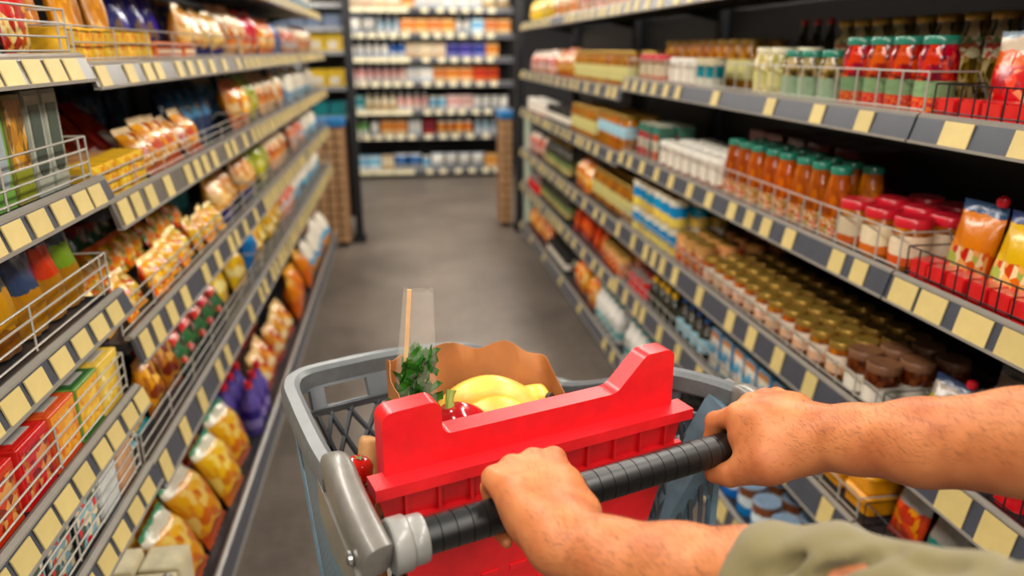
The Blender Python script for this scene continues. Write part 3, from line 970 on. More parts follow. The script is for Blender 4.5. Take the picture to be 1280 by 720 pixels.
P['black_box'] = carton('chocolate_box', 0.09, 0.1, 0.11, mat('black_card', '#1e1e22', 0.4), pack('black_art', [(0, '#2c3438'), (0.5, '#8aa0a8')], (['#8fb0b8', '#d82838', '#e8d8b8', '#34503c', '#4a6a80'], 0.05, 0.9, 0.45, 6), 0.35), mat('black_top', '#17171a', 0.4))
P['cream_carton'] = carton('flour_carton', 0.09, 0.09, 0.19, mat('cream_card', '#d8cba4', 0.5), mat('cream_front', '#e0d4b0', 0.5), mat('cream_top', '#e8dcb8', 0.5))
P['tray_pack'] = bag('biscuit_packet', 0.095, 0.14, 0.07, pack('biscuit_teal', [(0, '#3a8a94'), (0.1, '#d8a44c'), (0.9, '#3a8a94')], (['#e8c078', '#d89c40', '#f2e0b0'], 0.1, 0.9, 0.5, 5)), 40)
P['low_orange'] = carton('low_tray_box', 0.12, 0.1, 0.05, mat('orange_tray', '#e0702c', 0.4), pack('tray_front', [(0, '#ecd4b4'), (0.3, '#c86a44'), (0.5, '#ecd4b4'), (0.7, '#c86a44')], None, 0.4, wob=0), mat('orange_tray_top', '#ea8440', 0.4))
P['low_yellow'] = carton('low_candy_box', 0.05, 0.06, 0.07, mat('yellow_candy', '#e8b424', 0.4), pack('yellow_candy_front', [(0, '#e8a01c'), (0.4, '#f2cc4c')], (['#f0c43c', '#e88a24', '#f4dc80'], 0, 1, .5, 5), 0.35))
P['kraft_tray'] = carton('kraft_tray', 0.16, 0.085, 0.06, mat('kraft_tray_side', '#9c6a3c', 0.6), None, mat('kraft_tray_top', '#b08050', 0.6))
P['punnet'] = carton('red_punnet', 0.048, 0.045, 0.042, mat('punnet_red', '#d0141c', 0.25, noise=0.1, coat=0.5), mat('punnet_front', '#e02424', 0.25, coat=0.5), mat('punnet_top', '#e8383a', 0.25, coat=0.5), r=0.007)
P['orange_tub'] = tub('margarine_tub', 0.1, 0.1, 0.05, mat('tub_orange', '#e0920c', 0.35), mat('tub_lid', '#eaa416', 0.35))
P['bluewhite_carton'] = carton('milk_carton', 0.07, 0.07, 0.13, mat('skyblue_card', '#4a90b8', 0.4), pack('skyblue_art', [(0, '#e8e0cc'), (0.35, '#5aa0c4'), (0.6, '#ece6d8'), (0.85, '#c8803c')], (['#e8e4d8', '#5aa0c4', '#d89c4c', '#2c6a94'], 0.2, 0.8, 0.45, 5), 0.35), mat('skyblue_top', '#bcd0d8', 0.4))
P['redgreen_carton'] = carton('sauce_carton', 0.07, 0.07, 0.14, mat('redgreen_card', '#3c6a58', 0.4), pack('redgreen_art', [(0, '#c83c34'), (0.3, '#e4d8c4'), (0.6, '#b83430'), (0.8, '#3c7a68')], None, 0.4), mat('rg_top', '#c8c0a8', 0.4))
P['darkred_tin'] = carton('large_tin', 0.11, 0.14, 0.17, mat('darkred_card', '#5c1414', 0.35), mat('darkred_front', '#7a1c18', 0.35))
P['teal_box'] = carton('plain_box', 0.12, 0.12, 0.12, mat('teal_card', '#167a7c', 0.45), mat('teal_front', '#1c8a88', 0.45))
# ------------------------------------------------------------------ left near bay
z1, z2, z3, z4, z5 = Z_L1[:5]
place(P['blue_packet'], 'L', 1.165, z1, 0.07, 'pale blue packet behind wire, top near left shelf', 'packet', tilt=0.1)
place(P['white_packet'], 'L', 1.255, z1, 0.08, 'tall cream packet with pale teal foot behind wire', 'packet', tilt=0.14)
place(P['red_packet'], 'L', 1.345, z1, 0.075, 'bright red packet beside the tall cream one', 'packet', tilt=0.14)
place(P['darkgreen_box'], 'L', 1.095, z2, 0.05, 'slate grey box at the frame edge beside the green box', 'box')
place(P['green_box'], 'L', 1.160, z2, 0.05, 'green box with a silver window, second near left shelf', 'box')
place(P['gold_box'], 'L', 1.226, z2, 0.05, 'brown gold food box between green and grey boxes', 'box')
place(P['greyarch_box'], 'L', 1.291, z2, 0.05, 'grey box with arched dark window next to gold box', 'box')
place(P['greyarch_box'], 'L', 1.352, z2, 0.05, 'grey box with arched dark window at the bay end', 'box')
place(P['darkgreen_box'], 'L', 1.02, z2, 0.05, 'slate grey box cut off by the left frame edge', 'box')
place(P['dark_lime'], 'L', 1.025, z3, 0.075, 'dark pouch with lime green top at the left edge', 'pouch', tilt=0.08)
place(P['black_gold'], 'L', 1.115, z3, 0.075, 'black pouch with gold picture on third near left shelf', 'pouch', tilt=0.08)
place(P['kraft_navy'], 'L', 1.205, z3, 0.075, 'kraft pouch with navy panel beside the gold one', 'pouch', tilt=0.08)
place(P['kraft_red'], 'L', 1.282, z3, 0.075, 'kraft pouch with red fruit picture on dark top', 'pouch', tilt=0.08)
place(P['kraft_green'], 'L', 1.353, z3, 0.075, 'kraft pouch with green picture at the bay end', 'pouch', tilt=0.08)
place(P['red_carton'], 'L', 1.045, z4, 0.026, 'red carton with fruit picture, near left shelf', 'carton')
place(P['red_carton'], 'L', 0.94, z4, 0.026, 'red carton cut off by the left frame edge', 'carton')
place(P['orange_carton'], 'L', 1.144, z4, 0.026, 'orange carton with silver top sticker between red and green', 'carton')
place(P['green_carton'], 'L', 1.241, z4, 0.026, 'dark green carton with golden front picture', 'carton')
place(P['yellow_carton'], 'L', 1.338, z4, 0.026, 'pale yellow carton at the end of the near bay', 'carton')
place(P['kraft_box'], 'L', 1.342, z5, 0.028, 'tan box beside the pale grey box, low left shelf', 'box')
place(P['white_box'], 'L', 1.256, z5, 0.028, 'pale grey box beside the tan box, low left shelf', 'box')
row(P['black_box'], 'L', 0.965, 0.098, 3, z5, 0.028, 'black box with colourful front beside the pale grey box', 'box', 'black boxes on the low left shelf')

# ------------------------------------------------------------------ left pasta bays
A, B, C_, D, Eb = Z_L2
row(P['long_pasta'], 'L', 1.47, 0.088, 4, A, 0.09, 'tall clear packet of long pasta, yellow foot', 'packet', 'long pasta packets', tilt=0.16)
row(P['low_yellow'], 'L', 1.44, 0.056, 8, A, 0.03, 'small yellow sweet box behind wire on the top left shelf', 'box', 'small yellow boxes on the top left shelf', ordn=False)
row(P['purple_bag'], 'L', 1.87, 0.128, 4, A, 0.14, 'dark purple snack bag above orange trays', 'bag', 'purple bags', tilt=0.14)
row(P['low_orange'], 'L', 1.95, 0.126, 3, A, 0.03, 'low orange tray box below the purple bags', 'box', 'orange tray boxes')
row(P['tan_bag'], 'L', 2.32, 0.125, 4, A, 0.07, 'golden bread bag on the top left shelf', 'bag', 'golden bread bags', tilt=0.2)
row(P['purple_bag'], 'L', 2.40, 0.128, 4, A, 0.2, 'purple snack bag behind the golden bread bags', 'bag', 'purple bags behind bread', tilt=0.06, ordn=False)
row(P['cream_bag'], 'L', 2.88, 0.138, 3, A, 0.08, 'cream snack bag beside the golden bread bags', 'bag', 'cream bags beside bread', tilt=0.2)
row(P['red_bag'], 'L', 3.30, 0.14, 2, A, 0.08, 'red snack bag standing on the top left shelf', 'bag', 'red bags top left', tilt=0.15)
row(P['orange_bag'], 'L', 3.58, 0.14, 3, A, 0.08, 'orange snack bag between red and blue ones up left', 'bag', 'orange bags top left', tilt=0.2)
place(P['blue_bag'], 'L', 4.01, A, 0.08, 'bright blue snack bag on the top left shelf', 'bag', tilt=0.2)
row(P['pink_bag'], 'L', 4.3, 0.13, 4, A, 0.08, 'pale pink snack bag at the far top left', 'bag', 'pink bags far top left', tilt=0.2, ordn=False)
row(P['cream_bag'], 'L', 4.85, 0.14, 5, A, 0.08, 'cream snack bag at the far end of top left shelf', 'bag', 'cream bags far top left', tilt=0.2, ordn=False)
row(P['white_bag'], 'L', 4.3, 0.15, 8, 1.735, 0.06, 'white packet on the highest left shelf far down the aisle', 'packet', 'white packets on the highest left shelf', tilt=0.1, ordn=False)

row(P['low_yellow'], 'L', 1.45, 0.06, 5, B, 0.03, 'small yellow box behind low wire on second left shelf', 'box', 'small yellow boxes second left shelf')
row(P['kraft_tray'], 'L', 1.51, 0.17, 2, B, 0.1, 'shallow kraft tray behind the small yellow boxes', 'tray', 'kraft trays')
row(P['redorange_packet'], 'L', 1.48, 0.092, 8, B, 0.2, 'red orange packet lying back on second left shelf', 'packet', 'red orange packets', tilt=0.7)
place(P['white_packet'], 'L', 2.02, B, 0.13, 'single white packet amid the red orange packets', 'packet', tilt=0.9, sc=0.6)
row(P['darkblue_bag'], 'L', 1.48, 0.124, 9, B, 0.345, 'dark blue bag at the back of second left shelf', 'bag', 'dark blue bags', tilt=0.03)
row(P['whitetop_packet'], 'L', 1.80, 0.105, 5, B, 0.035, 'golden tan packet at the front of second left shelf', 'packet', 'golden tan packets', tilt=0.6)
row(P['darkblue_bag'], 'L', 2.36, 0.122, 4, B, 0.12, 'dark blue bag in front beside orange bags', 'bag', 'dark blue bags in front', tilt=0.3)
row(P['orange_bag'], 'L', 2.876, 0.135, 2, B, 0.06, 'orange snack bag beside the lime green one', 'bag', 'orange bags second left shelf', tilt=0.3)
row(P['yellowgreen_bag'], 'L', 3.16, 0.15, 2, B, 0.08, 'large lime green bag on second left shelf', 'bag', 'lime bags second left shelf', tilt=0.2)
row(P['blue_bag'], 'L', 2.95, 0.135, 9, B, 0.22, 'bright blue bag standing at the back of second left shelf', 'bag', 'blue bags second left shelf', tilt=0.05, ordn=False)
row(P['cream_bag'], 'L', 3.47, 0.14, 4, B, 0.07, 'cream snack bag past the lime green bags', 'bag', 'cream bags second left shelf', tilt=0.3)
row(P['blue_bag'], 'L', 4.06, 0.135, 1, B, 0.07, 'bright blue bag in front on second left shelf', 'bag', 'blue bags front second left shelf', tilt=0.3)
row(P['white_bag'], 'L', 4.28, 0.14, 9, B, 0.07, 'white snack bag at the far end of second left shelf', 'bag', 'white bags second left shelf', tilt=0.25, ordn=False)

row(P['mixed_packet'], 'L', 1.46, 0.082, 12, C_, 0.045, 'speckled yellow pasta packet behind wire', 'packet', 'speckled yellow packets', tilt=0.45)
row(P['pink_packet'], 'L', 1.49, 0.082, 11, C_, 0.15, 'speckled pink pasta packet behind the yellow ones', 'packet', 'speckled pink packets', tilt=0.45, base=0.02)
row(P['brown_bag'], 'L', 1.50, 0.118, 3, C_, 0.29, 'brown noodle bag at the back of third left shelf', 'bag', 'brown bags third left shelf', tilt=0.35)
row(P['redblack_bag'], 'L', 1.86, 0.1, 5, C_, 0.29, 'dark red noodle bag at the back of third left shelf', 'bag', 'dark red bags third left shelf', tilt=0.3)
row(P['teal_box'], 'L', 2.42, 0.128, 3, C_, 0.24, 'dark teal box at the back of third left shelf', 'box', 'teal boxes third left shelf')
row(P['tan_bag'], 'L', 2.50, 0.128, 4, C_, 0.06, 'golden snack bag on third left shelf', 'bag', 'golden bags third left shelf', tilt=0.3)
row(P['yellowgreen_bag'], 'L', 3.15, 0.15, 3, C_, 0.08, 'lime green bag on third left shelf', 'bag', 'lime bags third left shelf', tilt=0.3)
row(P['cream_bag'], 'L', 3.62, 0.14, 4, C_, 0.08, 'cream snack bag on third left shelf', 'bag', 'cream bags third left shelf', tilt=0.35)
row(P['pink_bag'], 'L', 4.28, 0.13, 4, C_, 0.08, 'pink snack bag on third left shelf', 'bag', 'pink bags third left shelf', tilt=0.35)
row(P['white_bag'], 'L', 4.86, 0.14, 5, C_, 0.08, 'white snack bag on third left shelf far away', 'bag', 'white bags third left shelf', tilt=0.35, ordn=False)

row(P['tray_pack'], 'L', 1.47, 0.103, 2, D, 0.075, 'golden biscuit packet with teal ends', 'packet', 'biscuit packets', tilt=0.85)
row(P['brown_bag'], 'L', 1.67, 0.118, 2, D, 0.07, 'orange brown bag beside the teal ended packets', 'bag', 'brown bags fourth left shelf', tilt=0.3)
row(P['brown_bag'], 'L', 1.48, 0.118, 4, D, 0.27, 'orange brown bag at the back of fourth left shelf', 'bag', 'brown bags behind fourth left shelf', tilt=0.2)
row(P['redblack_bag'], 'L', 1.90, 0.1, 5, D, 0.06, 'red and black bag on fourth left shelf', 'bag', 'red and black bags', tilt=0.4)
row(P['redblack_bag'], 'L', 1.97, 0.1, 5, D, 0.21, 'red and black bag behind its front row', 'bag', 'red and black bags behind', tilt=0.25, ordn=False)
row(P['yellow_bag'], 'L', 2.45, 0.18, 2, D, 0.075, 'large yellow bag on fourth left shelf', 'bag', 'yellow bags fourth left shelf', tilt=0.4)
place(P['blue_bag'], 'L', 2.60, D, 0.25, 'bright blue bag behind the large yellow bags', 'bag', tilt=0.05)
place(P['blue_bag'], 'L', 2.877, D, 0.08, 'bright blue bag on fourth left shelf before ochre bags', 'bag', tilt=0.1)
row(P['ochre_bag'], 'L', 3.02, 0.148, 5, D, 0.08, 'ochre bag on fourth left shelf', 'bag', 'ochre bags', tilt=0.35)
row(P['pink_bag'], 'L', 3.74, 0.13, 4, D, 0.08, 'pink snack bag on fourth left shelf', 'bag', 'pink bags fourth left shelf', tilt=0.35)
row(P['white_bag'], 'L', 4.28, 0.14, 9, D, 0.08, 'white snack bag on fourth left shelf far away', 'bag', 'white bags fourth left shelf', tilt=0.35, ordn=False)

row(P['cream_carton'], 'L', 1.47, 0.096, 2, Eb, 0.03, 'cream square carton on the base shelf', 'carton', 'cream cartons', rows=2, dstep=0.1)
row(P['pasta_bag'], 'L', 1.73, 0.195, 4, Eb, 0.05, 'large golden pasta bag on the left base shelf', 'bag', 'golden pasta bags', tilt=0.5)
row(P['pasta_bag'], 'L', 1.76, 0.195, 4, Eb, 0.22, 'large golden pasta bag behind its front row', 'bag', 'golden pasta bags behind', tilt=0.35, ordn=False)
row(P['purple_bottle'], 'L', 2.52, 0.078, 4, Eb, 0.06, 'purple bottle with red cap on the left base shelf', 'bottle', 'purple bottles', rows=3, dstep=0.08)
row(P['orangebeige_bag'], 'L', 2.87, 0.158, 5, Eb, 0.05, 'orange and beige bag on the left base shelf', 'bag', 'orange and beige bags', tilt=0.4)
row(P['orangebeige_bag'], 'L', 2.92, 0.158, 5, Eb, 0.25, 'orange and beige bag behind its front row', 'bag', 'orange and beige bags behind', tilt=0.3, ordn=False)
row(P['bigorange_bag'], 'L', 3.75, 0.21, 3, Eb, 0.055, 'large plain orange bag on the left base shelf', 'bag', 'large orange bags', tilt=0.3)
row(P['bigwhite_bag'], 'L', 4.53, 0.19, 5, Eb, 0.05, 'large white bag with blue band on left base shelf', 'bag', 'large white bags', tilt=0.25)

# ------------------------------------------------------------------ right near bay
r1, r2, r3, r4, r5 = Z_R
row(P['tomato_pouch'], 'R', 1.235, -0.122, 3, r1, 0.13, 'clear pouch of red cherry tomatoes with red knob', 'pouch', 'tomato pouches', tilt=0.08)
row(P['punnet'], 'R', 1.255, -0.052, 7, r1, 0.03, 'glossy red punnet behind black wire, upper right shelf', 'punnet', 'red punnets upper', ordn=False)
place(P['pouch_orange'], 'R', 1.215, r2, 0.10, 'orange pasta pouch with red knob behind black wire', 'pouch', tilt=0.12, yaw=0.1)
place(P['pouch_yellow'], 'R', 1.105, r2, 0.10, 'yellow pasta pouch with navy edge behind black wire', 'pouch', tilt=0.12)
place(P['pouch_beige'], 'R', 0.995, r2, 0.10, 'beige pasta pouch cut off by the right frame edge', 'pouch', tilt=0.12)
place(P['pouch_beige'], 'R', 0.88, r2, 0.10, 'beige pasta pouch outside the right frame edge', 'pouch', tilt=0.12)
row(P['pouch_navy'], 'R', 1.22, -0.12, 3, r2, 0.26, 'navy pouch with red knob behind the pasta pouches', 'pouch', 'navy pouches behind', tilt=0.05, base=0.0, ordn=False)
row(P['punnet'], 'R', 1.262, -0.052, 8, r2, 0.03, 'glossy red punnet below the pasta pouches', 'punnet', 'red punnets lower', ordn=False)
row(P['pouch_navy'], 'R', 1.205, -0.12, 2, r3, 0.09, 'navy pouch with yellow band above the forearm', 'pouch', 'navy pouches', tilt=0.3)
row(P['pouch_navy'], 'R', 1.22, -0.12, 3, r3, 0.25, 'navy pouch standing behind above the forearm', 'pouch', 'navy pouches second row', tilt=0.15, ordn=False)
row(P['can_red'], 'R', 0.97, -0.072, 5, r3, 0.07, 'red can behind black wire below the forearm', 'can', 'red cans', rows=2, dstep=0.075, ordn=False)
for q in range(3):
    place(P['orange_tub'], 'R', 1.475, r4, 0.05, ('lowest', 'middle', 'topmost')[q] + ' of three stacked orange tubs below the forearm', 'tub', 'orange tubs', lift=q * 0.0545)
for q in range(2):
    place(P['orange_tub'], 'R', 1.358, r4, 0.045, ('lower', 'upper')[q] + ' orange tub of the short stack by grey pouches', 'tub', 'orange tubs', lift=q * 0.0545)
place(P['pouch_grey'], 'R', 1.225, r4, 0.08, 'grey pouch with red picture beside the orange tubs', 'pouch', tilt=0.2)
place(P['pouch_teal'], 'R', 1.115, r4, 0.08, 'grey pouch with teal band above the olive sleeve', 'pouch', tilt=0.2)
place(P['pouch_grey'], 'R', 1.005, r4, 0.08, 'grey pouch with red picture nearest the sleeve', 'pouch', tilt=0.2)
row(P['pouch_brown'], 'R', 1.22, -0.11, 4, r4, 0.22, 'dark brown pouch behind the grey pouches', 'pouch', 'brown pouches', tilt=0.12, ordn=False)
row(P['pot_blue'], 'R', 1.22, -0.09, 3, r5, 0.07, 'blue and white pot on the base of the near right bay', 'pot', 'blue pots near bay', rows=2, dstep=0.09, ordn=False)

row(P['tall_jar'], 'R', 1.24, -0.07, 6, r1, 0.29, 'tall pickle jar with gold lid behind the tomato pouches', 'jar', 'tall pickle jars near bay', ordn=False)

# ------------------------------------------------------------------ right jar bay
row(P['red_jar'], 'R', 1.352, 0.0725, 5, r1, 0.07, 'tall jar of red peppers with teal lid', 'jar', 'red pepper jars')
row(P['olive_jar'], 'R', 1.71, 0.073, 3, r1, 0.07, 'jar of brown olives with teal lid', 'jar', 'olive jars', rows=2, dstep=0.075)
row(P['mush_jar'], 'R', 1.965, 0.078, 2, r1, 0.07, 'jar of pale mushrooms with cream lid', 'jar', 'mushroom jars', rows=2, dstep=0.08)
row(P['tall_jar'], 'R', 1.40, 0.068, 9, r1, 0.24, 'tall pickle jar with gold lid behind the teal lidded jars', 'jar', 'tall pickle jars', ordn=False)
row(P['dark_bottle_red'], 'R', 2.06, 0.064, 4, r1, 0.26, 'dark bottle with red cap behind the mushroom jars', 'bottle', 'dark bottles red cap', ordn=False)
row(P['amber_jar'], 'R', 2.42, 0.08, 10, r1, 0.2, 'amber honey jar at the back of upper right shelf', 'jar', 'amber jars upper right', rows=2, dstep=0.09, ordn=False)
row(P['can_teal'], 'R', 2.40, 0.078, 2, r1, 0.07, 'teal banded can on upper right shelf', 'can', 'teal cans upper right')
row(P['whitelid_jar'], 'R', 2.57, 0.074, 4, r1, 0.07, 'white lidded jar on upper right shelf', 'jar', 'white lidded jars upper right')
row(P['redlid_jar'], 'R', 2.87, 0.084, 4, r1, 0.07, 'red lidded jar on upper right shelf', 'jar', 'red lidded jars upper right')

row(P['redlid_jar'], 'R', 1.354, 0.084, 3, r2, 0.075, 'squat jar with glossy red lid and cream paper', 'jar', 'red lidded jars', rows=3, dstep=0.086)
row(P['orange_jar'], 'R', 1.625, 0.073, 9, r2, 0.075, 'jar of orange sauce with teal lid', 'jar', 'orange sauce jars', rows=2, dstep=0.076)
row(P['darkred_tin'], 'R', 1.90, 0.12, 6, r2, 0.255, 'tall dark red tin behind the orange sauce jars', 'tin', 'dark red tins', ordn=False)
row(P['whitelid_jar'], 'R', 2.29, 0.073, 8, r2, 0.07, 'white lidded jar past the orange sauce jars', 'jar', 'white lidded jars', rows=3, dstep=0.075)
row(P['redgreen_carton'], 'R', 2.89, 0.075, 4, r2, 0.05, 'red and green carton past the white lidded jars', 'carton', 'red and green cartons', rows=2, dstep=0.08)

row(P['brown_jar'], 'R', 1.354, 0.08, 2, r3, 0.07, 'dark chocolate jar with white paper', 'jar', 'chocolate jars', rows=3, dstep=0.08)
row(P['gold_jar'], 'R', 1.515, 0.067, 12, r3, 0.065, 'small gold lidded jar with blush paper', 'jar', 'gold lidded jars', rows=4, dstep=0.067)
row(P['can_orange'], 'R', 2.36, 0.079, 3, r3, 0.25, 'orange can behind the small front cans, third right shelf', 'can', 'orange cans', rows=2, dstep=0.08)
row(P['can_orange'], 'R', 2.36, 0.079, 3, r3, 0.07, 'orange can at the front of third right shelf', 'can', 'orange cans in front', rows=2, dstep=0.08)
row(P['can_blue'], 'R', 2.63, 0.079, 7, r3, 0.07, 'blue and yellow can on third right shelf', 'can', 'blue cans', rows=3, dstep=0.08)
row(P['can_blue'], 'R', 2.63, 0.079, 7, r3, 0.07, 'blue and yellow can stacked on the front cans', 'can', 'blue cans stacked', rows=3, dstep=0.08, base=0.1105, ordn=False)

row(P['bluewhite_carton'], 'R', 1.575, 0.075, 9, r4, 0.05, 'sky blue and white carton on fourth right shelf', 'carton', 'sky blue cartons', rows=3, dstep=0.08)
row(P['dark_blue'], 'R', 2.26, 0.064, 5, r4, 0.06, 'dark bottle with blue cap on fourth right shelf', 'bottle', 'blue capped bottles', rows=3, dstep=0.07)
row(P['dark_yellow'], 'R', 2.58, 0.064, 5, r4, 0.06, 'dark bottle with yellow cap on fourth right shelf', 'bottle', 'yellow capped bottles', rows=3, dstep=0.07)
row(P['can_red'], 'R', 2.91, 0.072, 4, r4, 0.06, 'red can on fourth right shelf', 'can', 'red cans fourth right shelf', rows=4, dstep=0.075)

row(P['pot_blue'], 'R', 1.46, 0.089, 8, r5, 0.07, 'blue and white pot on the right base shelf', 'pot', 'blue and white pots', rows=3, dstep=0.09)
row(P['dark_jar'], 'R', 2.18, 0.069, 8, r5, 0.06, 'dark jar with white paper on the right base shelf', 'jar', 'dark jars', rows=3, dstep=0.07)
row(P['white_bottle'], 'R', 2.74, 0.077, 6, r5, 0.065, 'white bottle with teal cap on the right base shelf', 'bottle', 'white bottles', rows=2, dstep=0.08)

# ------------------------------------------------------------------ right farther bays
n1, n2, n3, n4, n5 = 1.345, 1.06, 0.75, 0.48, 0.15
row(P['amber_jar'], 'R', 3.27, 0.08, 14, n1, 0.07, 'amber honey jar in the bay beyond the sauces', 'jar', 'amber jars beyond', rows=2, dstep=0.09)
row(P['orange_bag'], 'R', 4.5, 0.14, 3, n1, 0.07, 'orange snack bag high in the farthest right bay', 'bag', 'orange bags far right', tilt=0.15)
row(P['pink_bag'], 'R', 4.94, 0.135, 7, n1, 0.07, 'pink snack bag high in the farthest right bay', 'bag', 'pink bags far right', tilt=0.15)
row(P['amber_blue'], 'R', 3.28, 0.092, 6, n2, 0.07, 'amber jar with pale blue paper', 'jar', 'amber jars with blue paper', rows=2, dstep=0.1)
row(P['amber_jar'], 'R', 3.86, 0.08, 7, n2, 0.07, 'amber honey jar beside the blue papered jars', 'jar', 'amber jars second far shelf', rows=2, dstep=0.09)
row(P['dark_jar'], 'R', 4.48, 0.08, 9, n2, 0.07, 'dark jar in the farthest right bay, second shelf', 'jar', 'dark jars far second', rows=2, dstep=0.08)
row(P['whitelid_jar'], 'R', 5.26, 0.08, 9, n2, 0.07, 'white lidded jar in the farthest right bay', 'jar', 'white lidded jars far', rows=2, dstep=0.08)
row(P['amber_jar'], 'R', 3.27, 0.08, 9, n3, 0.1, 'amber jar behind orange packets, third far right shelf', 'jar', 'amber jars third far shelf', rows=2, dstep=0.09, ordn=False)
row(P['orange_bag'], 'R', 4.02, 0.14, 3, n3, 0.07, 'orange packet on third far right shelf', 'bag', 'orange packets far', tilt=0.3)
row(P['dark_bottle'], 'R', 4.48, 0.075, 10, n3, 0.07, 'dark bottle in the farthest right bay, third shelf', 'bottle', 'dark bottles far third', rows=2, dstep=0.08)
row(P['pink_bag'], 'R', 5.3, 0.135, 5, n3, 0.07, 'pink packet in the farthest right bay, third shelf', 'bag', 'pink packets far third', tilt=0.2)
row(P['can_orange'], 'R', 3.27, 0.08, 5, n4, 0.07, 'orange can on fourth far right shelf', 'can', 'orange cans far fourth', rows=2, dstep=0.08)
row(P['redorange_packet'], 'R', 3.70, 0.092, 7, n4, 0.07, 'red orange packet on fourth far right shelf', 'packet', 'red orange packets far right', tilt=0.3)
row(P['dark_bottle'], 'R', 4.48, 0.075, 12, n4, 0.07, 'dark bottle in the farthest right bay, fourth shelf', 'bottle', 'dark bottles far fourth', rows=2, dstep=0.08)
row(P['can_red'], 'R', 5.42, 0.075, 7, n4, 0.07, 'red can in the farthest right bay', 'can', 'red cans far', rows=2, dstep=0.08)
row(P['white_bottle'], 'R', 3.27, 0.077, 6, n5, 0.065, 'white bottle on the base beyond the dark jars', 'bottle', 'white bottles beyond', rows=2, dstep=0.08)
row(P['orange_bag'], 'R', 3.80, 0.135, 4, n5, 0.07, 'orange packet on the right base shelf', 'bag', 'orange packets base right', tilt=0.3)
row(P['dark_jar'], 'R', 4.48, 0.075, 8, n5, 0.07, 'dark jar on the base of the farthest right bay', 'jar', 'dark jars far base', rows=2, dstep=0.08)
row(P['orangebeige_bag'], 'R', 5.16, 0.16, 5, n5, 0.07, 'orange and beige packet low in the farthest right bay', 'bag', 'orange beige packets far base', tilt=0.25)
# top shelf, seen only along its front edge
row(P['pink_bag'], 'R', 3.3, 0.14, 7, 1.69, 0.06, 'pink packet on the highest right shelf', 'packet', 'pink packets highest right', tilt=0.1)
row(P['cream_bag'], 'R', 4.32, 0.15, 5, 1.69, 0.06, 'cream packet on the highest right shelf', 'packet', 'cream packets highest right', tilt=0.1)
row(P['yellow_bag'], 'R', 5.1, 0.19, 4, 1.69, 0.06, 'yellow bag on the highest right shelf', 'bag', 'yellow bags highest right', tilt=0.1)

# ------------------------------------------------------------------ far end shelves and rack
FAR = {}


def farp(kind, cname, c, c2=None):
    k = (kind, cname)
    if k in FAR:
        return FAR[k]
    m = pack('far_' + kind + '_' + cname, [(0, c2 or c), (0.35, c), (0.85, c2 or c)], None, 0.35, wob=0.02)
    if kind == 'box':
        p = carton('boxed_product', 0.15, 0.16, 0.17, mat('far_side_' + cname, c, 0.45), m)
    elif kind == 'bottle':
        p = jar('bottled_product', 0.042, 0.2, m, None, WHITELID, 'bottle', seg=14)
    elif kind == 'jar':
        p = jar('jarred_product', 0.05, 0.16, m, None, WHITELID, 'squat', seg=14)
    else:
        p = bag('bagged_product', 0.16, 0.19, 0.08, m, 3, nx=6, nz=8)
    FAR[k] = p
    return p


CC = dict(white=('#ece6dc', '#c8d0d8'), blue=('#3a6cb8', '#e0e4e8'), orange=('#e8883a', '#f0d0a0'), cream=('#ecdcc0', '#d8b890'), red=('#cf3a2c', '#e88a60'), pink=('#ecb8b0', '#f4e4dc'), teal=('#1f8f96', '#bcd8d4'), green=('#7aa86a', '#e4e8d8'), grey=('#9aacb8', '#d8dce0'), tan=('#d8a05c', '#ecc894'), indigo=('#3c3a8c', '#8a88c0'), maroon=('#7a2028', '#b85a50'), sky=('#8ac0dc', '#e8f0f0'))
WHERE = ['top', 'second', 'third', 'fourth', 'fifth', 'sixth', 'lowest']
ROWS = [
    [('box', 'cream', 4), ('box', 'orange', 1), ('box', 'white', 5), ('bag', 'cream', 2)],
    [('bag', 'white', 2), ('bottle', 'grey', 3), ('box', 'orange', 4), ('bottle', 'white', 2), ('box', 'sky', 1), ('box', 'orange', 2)],
    [('bottle', 'white', 5), ('bottle', 'blue', 2), ('box', 'cream', 3), ('box', 'indigo', 3), ('box', 'orange', 2)],
    [('bottle', 'pink', 7), ('box', 'white', 2), ('box', 'orange', 3), ('box', 'red', 4), ('bag', 'orange', 1)],
    [('box', 'teal', 1), ('bottle', 'cream', 4), ('bottle', 'pink', 4), ('jar', 'sky', 2), ('box', 'pink', 2), ('jar', 'white', 5), ('box', 'white', 1)],
    [('bottle', 'green', 2), ('jar', 'white', 1), ('box', 'orange', 2), ('box', 'white', 1), ('box', 'maroon', 1), ('jar', 'orange', 4), ('bottle', 'grey', 4)],
    [('box', 'sky', 2), ('box', 'cream', 1), ('bag', 'blue', 2), ('jar', 'sky', 1), ('bag', 'white', 4), ('box', 'tan', 3), ('box', 'orange', 1)],
]
WD = dict(box=0.158, bottle=0.095, jar=0.11, bag=0.168)
for i, spec in enumerate(ROWS):
    tot = sum(WD[k] * n for k, c, n in spec)
    gap = max(0.0, (1.86 - tot) / len(spec))
    x = -0.575
    seen = {}
    for k, c, n in spec:
        p = farp(k, c, *CC[c])
        for q in range(n):
            if x + WD[k] > 1.345:
                break
            noun = dict(box='box', bottle='bottle', jar='jar', bag='bag')[k]
            place(p, 9.2, x + WD[k] / 2, Z_B[i], 0.06 if k == 'box' else 0.1, '%s %s on the %s shelf across the far end, %s from the left' % (c.replace('sky', 'sky blue'), noun, WHERE[i], ORD[seen.setdefault((c, k), 0)]), noun, '%s %ss on the %s far shelf' % (c, noun, WHERE[i]), yaw=random.uniform(-0.04, 0.04))
            seen[(c, k)] += 1
            x += WD[k]
        x += gap
YB = carton('storage_box', 0.125, 0.2, 0.14, mat('yellow_box_card', '#e2b81c', 0.45), mat('yellow_box_front', '#e8c024', 0.45), None, None, None)
